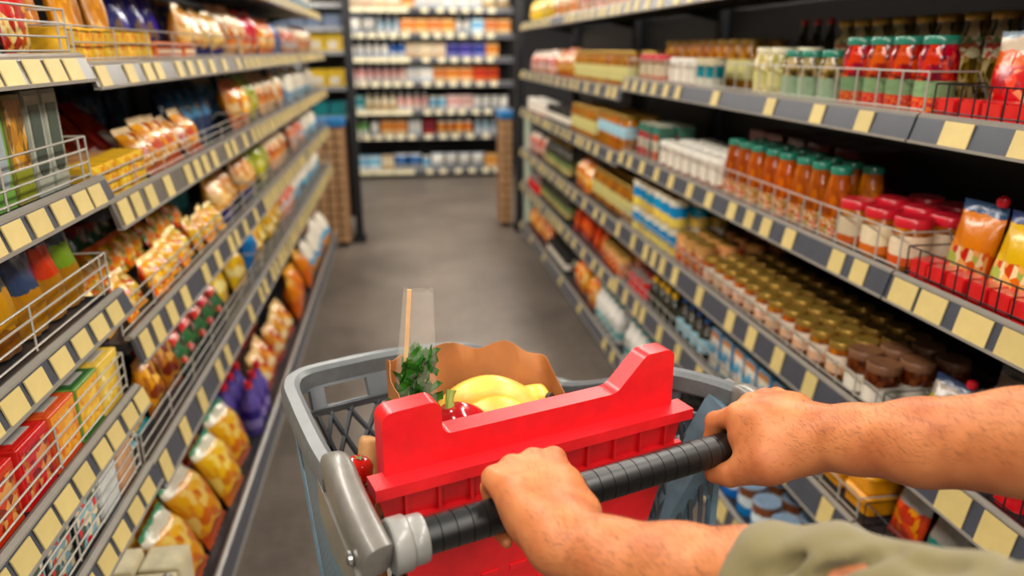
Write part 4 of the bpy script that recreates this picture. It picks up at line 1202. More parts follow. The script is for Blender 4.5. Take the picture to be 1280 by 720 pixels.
YB['parts'].append(('paper_label', MB().box(-0.035, 0.035, -0.0026, -0.0012, 0.03, 0.085).mesh('box_paper', PAPERW, 0), None, []))
GB = carton('storage_box', 0.125, 0.2, 0.11, mat('slate_box_card', '#4a5a74', 0.45), mat('slate_box_front', '#6a7a94', 0.45))
for q in range(4):
    x = -0.965 + 0.088 + q * 0.1285
    place(YB, 6.12, x, 1.49, 0.03, 'yellow box on the upper rack shelf, %s from the left' % ORD[q], 'box', 'yellow boxes on the upper rack shelf')
    place(GB, 6.12, x, 1.66, 0.03, 'slate blue box on the top rack shelf, %s from the left' % ORD[q], 'box', 'slate boxes')
for q in (2, 3):
    place(YB, 6.12, -0.965 + 0.088 + q * 0.1285, 1.225, 0.03, ('yellow storage box next to the red bowl on the rack', 'yellow storage box by the post, one from the red bowl')[q - 2], 'box', 'yellow boxes beside the bowl')
bw = MB().lathe([(0.05, 0), (0.085, 0.02), (0.105, 0.07), (0.11, 0.1), (0.102, 0.1), (0.09, 0.06)], 24)
BW = proto('serving_bowl', bw.mesh('serving_bowl', mat('bowl_red', '#a8141c', 0.3, coat=0.3)), [('contents', MB().lathe([(0.1, 0.088), (0.1, 0.17), (0.08, 0.19), (0.02, 0.192)], 24).mesh('bowl_contents', mat('bowl_grey', '#b0b4b8', 0.4)), 'grey lid on the bowl', [])])
place(BW, 6.12, -0.80, 1.225, 0.14, 'red bowl with pale grey top on the dark rack', 'bowl')
place(P['kraft_tray'], 6.12, -0.80, 1.0, 0.03, 'kraft box on the rack above the blue header', 'box')
place(P['teal_box'], 6.12, -0.62, 1.0, 0.03, 'teal box beside the kraft box on the rack', 'box', 'teal boxes on the rack')
place(P['teal_box'], 6.12, -0.49, 1.0, 0.03, 'teal box next to the left dark post', 'box', 'teal boxes on the rack')
# ------------------------------------------------------------------ shopping cart (local: x along the handle, y forward, z up)
CART = (0.00220, 0.64603, 0.0)
CROT = math.atan2(0.31435051, 0.94930699)


def cw(u, v_, z):
    c, s = math.cos(CROT), math.sin(CROT)
    return Vector((CART[0] + u * c - v_ * s, CART[1] + u * s + v_ * c, z))


GREY = mat('cart_grey_plastic', '#6a6660', 0.35, noise=0.05, scale=60, coat=0.15)
SLATE = mat('cart_slate_plastic', '#5f7786', 0.4, noise=0.08, scale=40)
DKSLATE = mat('cart_lattice_plastic', '#3c4044', 0.45, noise=0.08)
REDP = mat('cart_red_plastic', '#d4121c', 0.38, noise=0.04, scale=50, coat=0.1)
GRIPM = mat('grip_black', '#08090a', 0.38, noise=0.25, scale=90)
STEEL = mat('steel_bolt', '#b5b5b5', 0.25, metal=0.9)
RUBBER = mat('wheel_rubber', '#1c1c1e', 0.7)

cart = link('shopping_cart', None, None, CART, (0, 0, CROT))
tag(cart, 'grey plastic shopping cart with red flap and black handle grip', 'cart')
ZH = 1.03
# grip: lathe along x with tape grooves
prof = []
x = 0.0
while x < 0.475:
    prof += [(0.0192, x), (0.0192, x + 0.0158), (0.0184, x + 0.0164), (0.0184, x + 0.0168)]
    x += 0.0172
g = MB().lathe(prof, 24)
g.v = [(z, y_, x_ + ZH) for x_, y_, z in g.v]
link('handle_grip', g.mesh('handle_grip', GRIPM, 50), cart)
for sx, x0 in ((-1, 0.002), (1, 0.473)):
    c = MB().lathe([(0.0245, 0), (0.0255, 0.002), (0.0255, 0.015), (0.0245, 0.0165), (0.0272, 0.017), (0.0285, 0.019), (0.0285, 0.034), (0.027, 0.036)], 28)
    c.v = [(x0 + sx * z, y_, x_ + ZH) for x_, y_, z in c.v]
    link('collar', c.mesh('collar', mat('collar_grey', '#7c7b77', 0.35, coat=0.2)), cart)
# brackets carrying the handle
ell = [(math.copysign(abs(math.cos(t)) ** 0.6, math.cos(t)), math.copysign(abs(math.sin(t)) ** 0.6, math.sin(t))) for t in [2 * PI * k / 20 for k in range(20)]]
for sx, x0 in ((-1, -0.052), (1, 0.527)):
    if sx > 0:
        pts = spline([(0.512, -0.014, ZH - 0.012), (0.512, 0.012, ZH - 0.008), (0.514, 0.05, ZH - 0.006), (0.516, 0.085, ZH - 0.004), (0.518, 0.11, ZH - 0.004)], 6)
    else:
        pts = spline([(x0 - sx * 0.004, -0.014, ZH - 0.006), (x0, 0.012, ZH + 0.004), (x0 + sx * 0.002, 0.06, ZH + 0.014), (x0, 0.115, ZH + 0.018), (x0, 0.16, ZH + 0.006)], 6)
    b = MB().sweep(pts, [(a * 0.0165, c * 0.026) for a, c in ell], scales=[0.72] + [1.0] * (len(pts) - 6) + [0.97, 0.92, 0.86, 0.8, 0.7])
    link('handle_bracket', b.mesh('handle_bracket', GREY, 50), cart)
    gp = [(-0.01, ZH - 0.018), (0.155, ZH), (0.16, 0.985), (0.10, 0.962), (0.04, 0.975)]
    q = MB().extrude(gp, lambda p, s, x0=x0, sx=sx: (x0 + sx * (0.004 + 0.014 * s), p[0], p[1]))
    link('gusset_plate', q.mesh('gusset_plate', GREY, 0), cart)
    bt = MB().lathe([(0.008, 0), (0.008, 0.003), (0.005, 0.0045)], 12)
    bt.v = [(x0 + sx * (0.018 + z), x_ + 0.012, y_ + ZH - 0.008) for x_, y_, z in bt.v]
    link('bolt', bt.mesh('bolt', STEEL), cart)

# rim
RIM = [(-0.056, 0.13, 1.037), (-0.058, 0.22, 1.033), (-0.056, 0.34, 1.031), (-0.052, 0.405, 1.031), (-0.030, 0.440, 1.031), (0.02, 0.450, 1.032), (0.14, 0.456, 1.031), (0.26, 0.462, 1.012), (0.36, 0.460, 0.955),
       (0.415, 0.440, 0.925), (0.43, 0.395, 0.935), (0.437, 0.31, 0.975), (0.458, 0.215, 1.027), (0.490, 0.155, 1.034), (0.518, 0.105, 1.03)]
rim = spline(RIM, 6)
rp_ = [(-0.013, -0.012), (-0.013, 0.006), (-0.008, 0.0125), (0.006, 0.0135), (0.013, 0.008), (0.013, -0.014), (0.009, -0.014), (0.009, 0.004), (-0.009, 0.004), (-0.009, -0.012)]
link('basket_rim', MB().sweep(rim, rp_).mesh('basket_rim', mat('cart_rim_plastic', '#565a5c', 0.4, noise=0.06, scale=60), 40), cart)

def low(p):
    k = 0.98 if p.x < 0.24 else 0.70
    return Vector((0.24 + (p.x - 0.24) * k, 0.075 + p.y * 0.37, 0.66))


def wall(s, t, off=0.0):
    """s = index along the rim, t = 0 at the rim .. 1 at the floor"""
    i = min(int(s), len(rim) - 2)
    p = rim[i].lerp(rim[i + 1], s - i)
    q = p.lerp(low(p), t)
    c = Vector((0.22, 0.2, q.z))
    d = (c - q)
    d.normalize()
    return q + d * off


NR = len(rim) - 1


def sheet(s0, s1, ns, nt, t0, t1, th):
    b = MB()
    G = [[[wall(s0 + (s1 - s0) * i / ns, t0 + (t1 - t0) * j / nt, o) for j in range(nt + 1)] for i in range(ns + 1)] for o in (0, th)]
    for k in (0, 1):
        for i in range(ns):
            for j in range(nt):
                b.quad(G[k][i][j], G[k][i + 1][j], G[k][i + 1][j + 1], G[k][i][j + 1])
    for i in range(ns):
        for j in (0, nt):
            b.quad(G[0][i][j], G[0][i + 1][j], G[1][i + 1][j], G[1][i][j])
    for j in range(nt):
        for i in (0, ns):
            b.quad(G[0][i][j], G[0][i][j + 1], G[1][i][j + 1], G[1][i][j])
    return b


def hole_mat():
    m, nt, b = new_mat('perforated_slate')
    N, L = nt.nodes, nt.links
    tc = N.new('ShaderNodeTexCoord')
    vo = N.new('ShaderNodeTexVoronoi')
    vo.inputs['Scale'].default_value = 75
    vo.inputs['Randomness'].default_value = 0.15
    L.new(tc.outputs['Object'], vo.inputs['Vector'])
    rp = N.new('ShaderNodeValToRGB')
    rp.color_ramp.elements[0].position = 0.22
    rp.color_ramp.elements[0].color = lin('#33424c')
    rp.color_ramp.elements[1].position = 0.32
    rp.color_ramp.elements[1].color = lin('#5f7a8c')
    L.new(vo.outputs['Distance'], rp.inputs['Fac'])
    L.new(rp.outputs['Color'], b.inputs['Base Color'])
    b.inputs['Roughness'].default_value = 0.4
    return m


link('side_wall', sheet(0, 17, 17, 8, 0.03, 1.0, 0.004).mesh('side_wall', hole_mat(), 40), cart)
lat = MB()
S0, S1 = 17.0, NR


def bar(p0, p1, r=0.0042, n=5):
    pts = [wall(p0[0] + (p1[0] - p0[0]) * k / n, p0[1] + (p1[1] - p0[1]) * k / n) for k in range(n + 1)]
    lat.sweep(pts, [(-r, -r), (r, -r), (r, r), (-r, r)])


k = S0
while k < S1 - 1:
    bar((k, 0.13), (min(k + 12, S1), 0.13 + 0.87 * (min(k + 12, S1) - k) / 12), 0.003)
    bar((min(k + 12, S1), 0.13), (k, 0.13 + 0.87 * (min(k + 12, S1) - k) / 12), 0.003)
    k += 2.25
for t in (0.135, 0.985):
    bar((S0, t), (S1, t), 0.005, 70)
link('lattice_wall', lat.mesh('lattice_wall', DKSLATE, 0), cart)
band = MB()
for (b0, b1) in ((17.0, 20.5), (25.0, 28.0), (32.5, 35.0), (40, 43), (47.5, 50.5), (56, 59), (64.5, 67.5), (73, 75.5), (80.5, NR)):
    q = sheet(b0, b1, 6, 3, 0.03, 0.135, 0.005)
    k = len(band.v)
    band.v += q.v
    band.f += [tuple(i + k for i in fc) for fc in q.f]
    band.m += q.m
for (t0, t1) in ((0.02, 0.05), (0.118, 0.14)):
    q = sheet(17.0, NR, 67, 1, t0, t1, 0.005)
    k = len(band.v)
    band.v += q.v
    band.f += [tuple(i + k for i in fc) for fc in q.f]
    band.m += q.m
link('upper_band', band.mesh('upper_band', mat('cart_band_plastic', '#4c5257', 0.42, noise=0.06), 0), cart)
link('corner_post', MB().tube([wall(20.5, t, -0.002) for t in (0.02, 0.3, 0.6, 1.0)], 0.009).mesh('corner_post', SLATE), cart)
fl = MB()
lo_ = [low(p) for p in rim[::3]]
fl.poly([(p.x, p.y, 0.66) for p in lo_])
fl.poly([(p.x, p.y, 0.652) for p in lo_])
link('basket_floor', fl.mesh('basket_floor', DKSLATE, 0), cart)
# truss of the right side by the handle
tr = MB()
for p, q in (((0.50, 0.12, 1.02), (0.50, 0.12, 0.70)), ((0.463, 0.20, 1.01), (0.463, 0.20, 0.68)), ((0.50, 0.12, 1.0), (0.463, 0.20, 0.93)), ((0.463, 0.20, 1.0), (0.50, 0.12, 0.94)), ((0.50, 0.12, 0.94), (0.463, 0.20, 0.86)), ((0.463, 0.2, 0.93), (0.5, 0.12, 0.86))):
    tr.sweep([p, q], [(-0.006, -0.006), (0.006, -0.006), (0.006, 0.006), (-0.006, 0.006)])
link('side_truss', tr.mesh('side_truss', SLATE, 0), cart)

# red flap: lower ribbed plate and upper notched panel
f = MB()
f.extrude([(-0.018, 1.03), (0.422, 1.03), (0.338, 0.76), (0.055, 0.76)], lambda p, s: (p[0], 0.108 + 0.014 * s, p[1]))
f.box(-0.02, 0.424, 0.092, 0.126, 1.021, 1.036)
f.box(-0.013, 0.415, 0.1, 0.109, 0.978, 0.984)
f.box(0.0, 0.40, 0.1, 0.109, 0.928, 0.934)
for k in range(10):
    xx = 0.018 + k * 0.041
    f.box(xx - 0.002, xx + 0.002, 0.101, 0.109, 0.98, 1.022)
for k in range(5):
    xx = 0.03 + k * 0.082
    f.box(xx - 0.002, xx + 0.002, 0.102, 0.109, 0.93, 0.98)
for k in range(7):
    xx = 0.085 + k * 0.04
    f.box(xx - 0.012, xx + 0.012, 0.1055, 0.1085, 0.86, 0.868)
    f.box(xx - 0.012, xx + 0.012, 0.1055, 0.1085, 0.83, 0.838)
flap = link('seat_flap', f.mesh('seat_flap', REDP, 0), cart)


def arc(cx, cz, r, a0, a1, n=5):
    return [(cx + r * math.cos(math.radians(a0 + (a1 - a0) * k / n)), cz + r * math.sin(math.radians(a0 + (a1 - a0) * k / n))) for k in range(n + 1)]


out = [(0.405, 1.026)] + arc(0.393, 1.106, 0.012, 0, 90) + arc(0.368, 1.098, 0.02, 90, 135) + arc(0.303, 1.098, 0.026, -50, -90, 4) + arc(0.082, 1.084, 0.012, -90, -180) + arc(0.056, 1.102, 0.014, 0, 90) + arc(0.012, 1.100, 0.014, 90, 180) + [(-0.002, 1.026)]
u_ = MB().extrude(out, lambda p, s: (p[0], 0.116 + 0.03 * s, p[1]))
link('notched_panel', u_.mesh('notched_panel', REDP, 40), flap)
pm_ = MB()
for x0 in (0.004, 0.383):
    pm_.box(x0, x0 + 0.018, 0.1462, 0.150, 1.06, 1.105)
link('hinge_pad', pm_.mesh('hinge_pad', mat('red_dark', '#8f0c14', 0.4), 0), flap)

# frame below
def beam(name, pts, wd, hg, m):
    link(name, MB().sweep(pts, [(-wd, -hg), (wd, -hg), (wd, hg), (-wd, hg)], up=(0, 1, 0)).mesh(name, m, 0), cart)


beam('frame_leg', [(-0.056, 0.06, 1.0), (-0.053, 0.075, 0.93), (-0.046, 0.11, 0.8), (-0.04, 0.2, 0.5), (-0.04, 0.24, 0.16)], 0.013, 0.02, SLATE)
beam('frame_leg', [(0.505, 0.11, 1.015), (0.462, 0.155, 0.86), (0.435, 0.19, 0.74), (0.43, 0.24, 0.5), (0.44, 0.27, 0.16)], 0.02, 0.026, SLATE)
beam('base_rail', [(-0.05, -0.05, 0.15), (-0.03, 0.3, 0.15), (0.03, 0.6, 0.17)], 0.013, 0.013, SLATE)
beam('base_rail', [(0.49, -0.05, 0.15), (0.47, 0.3, 0.15), (0.41, 0.6, 0.17)], 0.013, 0.013, SLATE)
link('base_rail', MB().tube([(-0.03, 0.3, 0.15), (0.47, 0.3, 0.15)], 0.012).mesh('base_rail', SLATE), cart)
for (wx, wy) in ((-0.05, -0.05), (0.49, -0.05), (0.03, 0.6), (0.41, 0.6)):
    wl = MB().lathe([(0.02, -0.013), (0.05, -0.013), (0.055, -0.008), (0.055, 0.008), (0.05, 0.013), (0.02, 0.013)], 20)
    wl.v = [(z + wx, x_ + wy, y_ + 0.055) for x_, y_, z in wl.v]
    we = link('wheel', wl.mesh('wheel', RUBBER), cart)
    fk = MB().box(wx - 0.02, wx - 0.016, wy - 0.012, wy + 0.012, 0.05, 0.145).box(wx + 0.016, wx + 0.02, wy - 0.012, wy + 0.012, 0.05, 0.145).box(wx - 0.02, wx + 0.02, wy - 0.014, wy + 0.014, 0.125, 0.14)
    link('caster_fork', fk.mesh('caster_fork', STEEL, 0), we)

# ------------------------------------------------------------------ shopping in the cart
def local(bm, m, name, smooth=45):
    return bm.mesh(name, m, smooth)


def cart_thing(name, me, label, cat, group=None):
    o = link(name, me, None, CART, (0, 0, CROT))
    return tag(o, label, cat, group)


KP = mat('kraft_paper', '#9c602a', 0.7, noise=0.12, scale=14, bump=0.25)
loop = [(0.042, 0.165, 1.05), (0.05, 0.22, 1.085), (0.06, 0.29, 1.09), (0.075, 0.335, 1.085), (0.105, 0.345, 1.075), (0.14, 0.35, 1.083), (0.19, 0.345, 1.079), (0.235, 0.348, 1.07), (0.285, 0.335, 1.066), (0.315, 0.31, 1.045), (0.322, 0.27, 1.015), (0.318, 0.22, 1.008), (0.315, 0.17, 1.0), (0.25, 0.158, 0.99), (0.15, 0.16, 1.0), (0.07, 0.158, 1.01)]
lp = spline(loop, 4, True)
bgm = MB()
nz_ = 12
rb = random.Random(3)


def bagpt(i, j, off):
    p = lp[i % len(lp)]
    t = j / nz_
    c = Vector((0.165, 0.245, 0))
    d = Vector((p.x, p.y, 0)) - c
    k = 1 - 0.10 * t + 0.025 * math.sin(i * 0.55 + 3 * t) * (1 if 0 < t < 1 else 0.3) + 0.02 * math.sin(i * 1.3 - 9 * t)
    z = p.z + (0.683 - p.z) * t + (0.006 * math.sin(i * 0.9) if t == 0 else 0)
    q = c + d * k + d.normalized() * off
    q.y -= max(0.0, q.y - 0.16) * 0.5 * t
    if p.x < 0.13:
        q.x -= 0.03 * t
    if q.y < 0.151:
        q.y = 0.151 + off * 0.2
    return (q.x, q.y, z)


for o in (0.0, -0.0012):
    for i in range(len(lp)):
        for j in range(nz_):
            bgm.quad(bagpt(i, j, o), bagpt(i + 1, j, o), bagpt(i + 1, j + 1, o), bagpt(i, j + 1, o))
for i in range(len(lp)):
    bgm.quad(bagpt(i, 0, 0), bagpt(i + 1, 0, 0), bagpt(i + 1, 0, -0.0012), bagpt(i, 0, -0.0012))
bgm.poly([bagpt(i, nz_, 0) for i in range(len(lp))])
cart_thing('paper_bag', local(bgm, KP, 'paper_bag', 60), 'open brown kraft paper bag standing in the cart', 'bag')

# bananas
BAN = mat('banana_skin', '#e6b548', 0.4, noise=0.12, scale=25, coat=0.1)
BANT = mat('banana_tip', '#3c2a14', 0.7)
pent = [(math.cos(2 * PI * k / 10) * (1 + 0.05 * (k % 2)), math.sin(2 * PI * k / 10) * (1 + 0.05 * (k % 2))) for k in range(10)]
bunch = link('banana_bunch', None, None, (CART[0], CART[1], -0.019), (0, 0, CROT))
tag(bunch, 'bunch of ripe yellow bananas in the paper bag', 'bananas')
for pts, r in (([(0.132, 0.312, 0.935), (0.142, 0.308, 0.985), (0.170, 0.30, 1.028), (0.215, 0.288, 1.04), (0.255, 0.268, 1.018), (0.276, 0.245, 0.975), (0.282, 0.235, 0.935)], 0.0255),
               ([(0.140, 0.292, 0.92), (0.148, 0.286, 0.965), (0.172, 0.278, 1.005), (0.208, 0.262, 1.022), (0.240, 0.243, 1.003), (0.258, 0.226, 0.968), (0.264, 0.218, 0.93)], 0.0245),
               ([(0.18, 0.308, 0.93), (0.215, 0.308, 0.975), (0.25, 0.30, 1.008), (0.276, 0.278, 1.024), (0.29, 0.254, 1.03)], 0.0185)):
    sp_ = spline(pts, 6)
    n = len(sp_)
    sc = [max(0.18, min(1, 0.25 + 5 * min(k, n - 1 - k) / n)) for k in range(n)]
    bo = link('banana', MB().sweep(sp_, [(a * r, b_ * r) for a, b_ in pent], scales=sc, up=(0.2, 0.4, 1)).mesh('banana', BAN, 50), bunch)
    tp = MB().sweep([sp_[-1] - (sp_[-1] - sp_[-2]) * 0.3, sp_[-1] + (sp_[-1] - sp_[-2]).normalized() * 0.006], [(a * r * 0.4, b_ * r * 0.4) for a, b_ in pent])
    link('tip', tp.mesh('banana_tip', BANT, 50), bo)

# red pepper
pep = MB()
pr = []
for k in range(15):
    t = k / 14
    pr.append((max(0.002, 0.038 * math.sin(PI * (0.06 + 0.9 * t)) ** 0.55 * (1.0 if t > 0.5 else 0.88 + 0.24 * t)), 0.075 * t))
pep.lathe(pr, 36, lobes=4, amp=0.09)
po = link('red_pepper', pep.mesh('red_pepper', mat('pepper_skin', '#a80c16', 0.16, noise=0.12, scale=18, coat=0.6), 70), None, cw(0.138, 0.206, 0.966), (-0.2, -0.2, 0.4))
po.scale = (1.22, 1.22, 1.15)
tag(po, 'glossy dark red pepper in front of the bananas', 'pepper')
st = MB().tube(spline([(0, 0, 0.068), (0.003, 0, 0.082), (0.009, 0.002, 0.092)], 4), 0.0055, 8, scales=[1.6, 1.2, 1, .9, .85, .85, .9, 1.0, 1.1])
link('stem', st.mesh('pepper_stem', mat('pepper_green', '#8a9a44', 0.5)), po)

# herb pack
hp = link('herb_pack', None, None, cw(0.072, 0.25, 0.865), (0.0, 0.06, CROT - 0.3))
tag(hp, 'bunch of green parsley in a clear plastic sleeve', 'herbs')
fm = MB()
fz = [(0.0, 0.026, 0.018), (0.08, 0.028, 0.018), (0.17, 0.029, 0.016), (0.235, 0.027, 0.011), (0.30, 0.022, 0.005), (0.345, 0.019, 0.0015)]
ring = []
for z, a_, b_ in fz:
    ring.append([(a_ * math.copysign(abs(math.cos(t)) ** .7, math.cos(t)), b_ * math.copysign(abs(math.sin(t)) ** .7, math.sin(t)), z + 0.004 * math.sin(3 * t)) for t in [2 * PI * k / 20 for k in range(20)]])
for k in range(len(ring) - 1):
    for q in range(20):
        fm.quad(ring[k][q], ring[k][(q + 1) % 20], ring[k + 1][(q + 1) % 20], ring[k + 1][q])
link('plastic_sleeve', fm.mesh('plastic_sleeve', film('clear_film', '#e6e2d4', 0.13), 60), hp)
link('card_strip', MB().box(-0.0245, -0.019, -0.001, 0.001, 0.235, 0.345).mesh('card_strip', mat('strip_tan', '#d8a868', 0.5), 0), hp, (0, 0, 0), (0, 0.03, 0))
lf = MB()
ol = [(0, 0), (0.006, 0.004), (0.005, 0.009), (0.012, 0.008), (0.011, 0.014), (0.0045, 0.015), (0.006, 0.021), (0, 0.026), (-0.006, 0.021), (-0.0045, 0.015), (-0.011, 0.014), (-0.012, 0.008), (-0.005, 0.009), (-0.006, 0.004)]
lf.poly([(a_, 0.0025 * math.cos(a_ * 260), b_) for a_, b_ in ol])
lf.poly([(a_, 0.0025 * math.cos(a_ * 260) - 0.0005, b_) for a_, b_ in reversed(ol)])
lfm = lf.mesh('leaf', mat('parsley_green', '#337520', 0.45, noise=0.25, scale=60, var=0.35), 0, fix=False)
rl = random.Random(11)
for k in range(95):
    z = 0.085 + 0.155 * rl.random()
    ww = 0.015 if z < 0.19 else 0.009
    lo = link('leaf', lfm, hp, (rl.uniform(-ww, ww), rl.uniform(-0.008, 0.008), z), (rl.uniform(-0.9, 0.9), rl.uniform(-0.9, 0.9), rl.uniform(0, 6.28)))
    lo.scale = (1.45, 1.45, 1.45)
stm = MB()
for k in range(9):
    xa, ya = rl.uniform(-0.015, 0.015), rl.uniform(-0.008, 0.008)
    stm.tube([(xa * 0.4, ya * 0.4, 0.0), (xa, ya, 0.15), (xa * 1.1, ya, 0.21)], 0.0014, 5)
link('stalks', stm.mesh('stalks', mat('stalk_green', '#7aa04a', 0.5)), hp)

# bread, tomatoes and a film bag beside the paper bag
br = MB().sweep(spline([(0.014, 0.205, 0.672), (0.012, 0.24, 0.8), (0.018, 0.276, 0.9), (0.032, 0.305, 0.968), (0.036, 0.310, 0.982)], 6), [(math.cos(2 * PI * k / 12) * 0.0165, math.sin(2 * PI * k / 12) * 0.015) for k in range(12)], scales=[0.9] + [1.0] * 18 + [1.0, 0.95, 0.85, 0.72, 0.5, 0.2], up=(0, 1, 0))
cart_thing('baguette', br.mesh('baguette', mat('bread_crust', '#c8935a', 0.6, noise=0.15, scale=35, bump=0.3), 60), 'tan baguette end upright between cart lattice and paper bag', 'bread')
TOM = mat('tomato_skin', '#c8140e', 0.15, noise=0.1, coat=0.6)
tme = MB().lathe([(0.003, 0.002), (0.012, 0.0), (0.018, 0.006), (0.0205, 0.016), (0.019, 0.026), (0.012, 0.033), (0.004, 0.032)], 18).mesh('tomato', TOM, 70)
cal = MB()
for k in range(5):
    a_ = 2 * PI * k / 5
    cal.poly([(0.002 * math.cos(a_ + 1.2), 0.002 * math.sin(a_ + 1.2), 0.034), (0.010 * math.cos(a_), 0.010 * math.sin(a_), 0.0352), (0.002 * math.cos(a_ - 1.2), 0.002 * math.sin(a_ - 1.2), 0.034)])
calm = cal.mesh('calyx', mat('calyx_green', '#5a7a2c', 0.5), 0)
names = ['uppermost', 'second', 'third', 'fourth', 'fifth', 'sixth', 'seventh', 'lowest']
for k in range(8):
    o = link('tomato', tme, None, cw(-0.006 + 0.006 * (k % 2), 0.236 - 0.0075 * k + 0.012 * (k % 2), 0.962 - k * 0.0405), (0.2 * (k % 2) - .1, 0.15, 0.5 * k))
    tag(o, names[k] + ' red tomato of the pile between rim and paper bag', 'tomato', 'tomatoes in the cart')
    link('calyx', calm, o)
fb = bag('film_bag', 0.07, 0.41, 0.035, film('thin_film', '#d8d4c8', 0.14), 51)
tag(link('film_bag', fb['me'], None, cw(0.362, 0.24, 0.664), (0.05, 0.16, CROT)), 'thin clear plastic bag corner right of the paper bag', 'bag')
# ------------------------------------------------------------------ the shopper's arms, one smooth surface from joints
def surface(prims, h, k_default, name, m, cut=None, disp=None, pad=0.012):
    """prims = list of (a, b, ra, rb, k): smooth union of tapered capsules, polygonised by surface nets"""
    A = np.array([p[0] for p in prims], float)
    B_ = np.array([p[1] for p in prims], float)
    R = np.array([max(p[2], p[3]) for p in prims])
    lo = np.minimum((A - R[:, None]).min(0), (B_ - R[:, None]).min(0)) - pad
    hi = np.maximum((A + R[:, None]).max(0), (B_ + R[:, None]).max(0)) + pad
    n = np.ceil((hi - lo) / h).astype(int) + 1
    ax = [lo[i] + h * np.arange(n[i]) for i in range(3)]
    F = np.full(tuple(n), 1.0, np.float32)
    for (a, b, ra, rb, k) in prims:
        a = np.array(a)
        b = np.array(b)
        rm = max(ra, rb) + k + 3 * h
        mn = np.minimum(a, b) - rm
        mx = np.maximum(a, b) + rm
        sl = []
        for i in range(3):
            i0 = max(0, int((mn[i] - lo[i]) / h))
            i1 = min(n[i], int((mx[i] - lo[i]) / h) + 2)
            sl.append(slice(i0, i1))
        X = ax[0][sl[0]][:, None, None]
        Y = ax[1][sl[1]][None, :, None]
        Z = ax[2][sl[2]][None, None, :]
        d = b - a
        L2 = max(1e-12, float(d @ d))
        t = np.clip(((X - a[0]) * d[0] + (Y - a[1]) * d[1] + (Z - a[2]) * d[2]) / L2, 0, 1)
        D = np.sqrt((X - a[0] - t * d[0]) ** 2 + (Y - a[1] - t * d[1]) ** 2 + (Z - a[2] - t * d[2]) ** 2) - (ra + t * (rb - ra))
        S = F[tuple(sl)]
        e = np.maximum(k - np.abs(S - D), 0) / k
        F[tuple(sl)] = np.minimum(S, D) - e * e * k * 0.25
    X = ax[0][:, None, None]
    Y = ax[1][None, :, None]
    Z = ax[2][None, None, :]
    if disp is not None:
        F += disp(X, Y, Z).astype(np.float32)
    if cut is not None:
        p, nn = cut
        F = np.maximum(F, ((X - p[0]) * nn[0] + (Y - p[1]) * nn[1] + (Z - p[2]) * nn[2]).astype(np.float32))
    S = F < 0
    cnt = np.zeros(tuple(n - 1), np.int8)
    offs = [(i, j, q) for i in (0, 1) for j in (0, 1) for q in (0, 1)]

    def sub(Aq, o):
        return Aq[o[0]:o[0] + n[0] - 1, o[1]:o[1] + n[1] - 1, o[2]:o[2] + n[2] - 1]
    for o in offs:
        cnt += sub(S, o)
    cells = np.argwhere((cnt > 0) & (cnt < 8))
    idx = np.full(tuple(n - 1), -1, np.int64)
    idx[tuple(cells.T)] = np.arange(len(cells))
    acc = np.zeros((len(cells), 3))
    num = np.zeros(len(cells))
    for o in offs:
        for axis in range(3):
            if o[axis]:
                continue
            o2 = list(o)
            o2[axis] = 1
            f0 = F[tuple((cells + o).T)]
            f1 = F[tuple((cells + o2).T)]
            mk = (f0 < 0) != (f1 < 0)
            t = np.where(mk, f0 / np.where(mk, f0 - f1, 1), 0)
            p = np.tile(np.array(o, float), (len(cells), 1))
            p[:, axis] += t
            acc += p * mk[:, None]
            num += mk
    V = lo + h * (cells + acc / num[:, None])
    faces = []
    for axis in range(3):
        o2 = [0, 0, 0]
        o2[axis] = 1
        s0 = S[:n[0] - o2[0], :n[1] - o2[1], :n[2] - o2[2]]
        s1 = S[o2[0]:, o2[1]:, o2[2]:]
        E = np.argwhere(s0 != s1)
        b, c = (axis + 1) % 3, (axis + 2) % 3
        E = E[(E[:, b] > 0) & (E[:, c] > 0) & (E[:, b] < n[b] - 1) & (E[:, c] < n[c] - 1)]
        if not len(E):
            continue
        ins = S[tuple(E.T)]

        def cell(db, dc):
            q = E.copy()
            q[:, b] -= db
            q[:, c] -= dc
            return idx[tuple(q.T)]
        Q = np.stack([cell(1, 1), cell(0, 1), cell(0, 0), cell(1, 0)], 1)
        Q[~ins] = Q[~ins][:, ::-1]
        faces.append(Q)
    Fc = np.concatenate(faces)
    # two rounds of Laplacian smoothing
    for _ in range(3):
        s_ = np.zeros_like(V)
        c_ = np.zeros(len(V))
        for i in range(4):
            p, q = Fc[:, i], Fc[:, (i + 1) % 4]
            np.add.at(s_, p, V[q])
            np.add.at(s_, q, V[p])
            np.add.at(c_, p, 1)
            np.add.at(c_, q, 1)
        V = V * 0.5 + 0.5 * s_ / np.maximum(c_, 1)[:, None]
    me = bpy.data.meshes.new(name)
    me.from_pydata(V.tolist(), [], Fc.tolist())
    me.materials.append(m)
    me.shade_smooth()
    return me


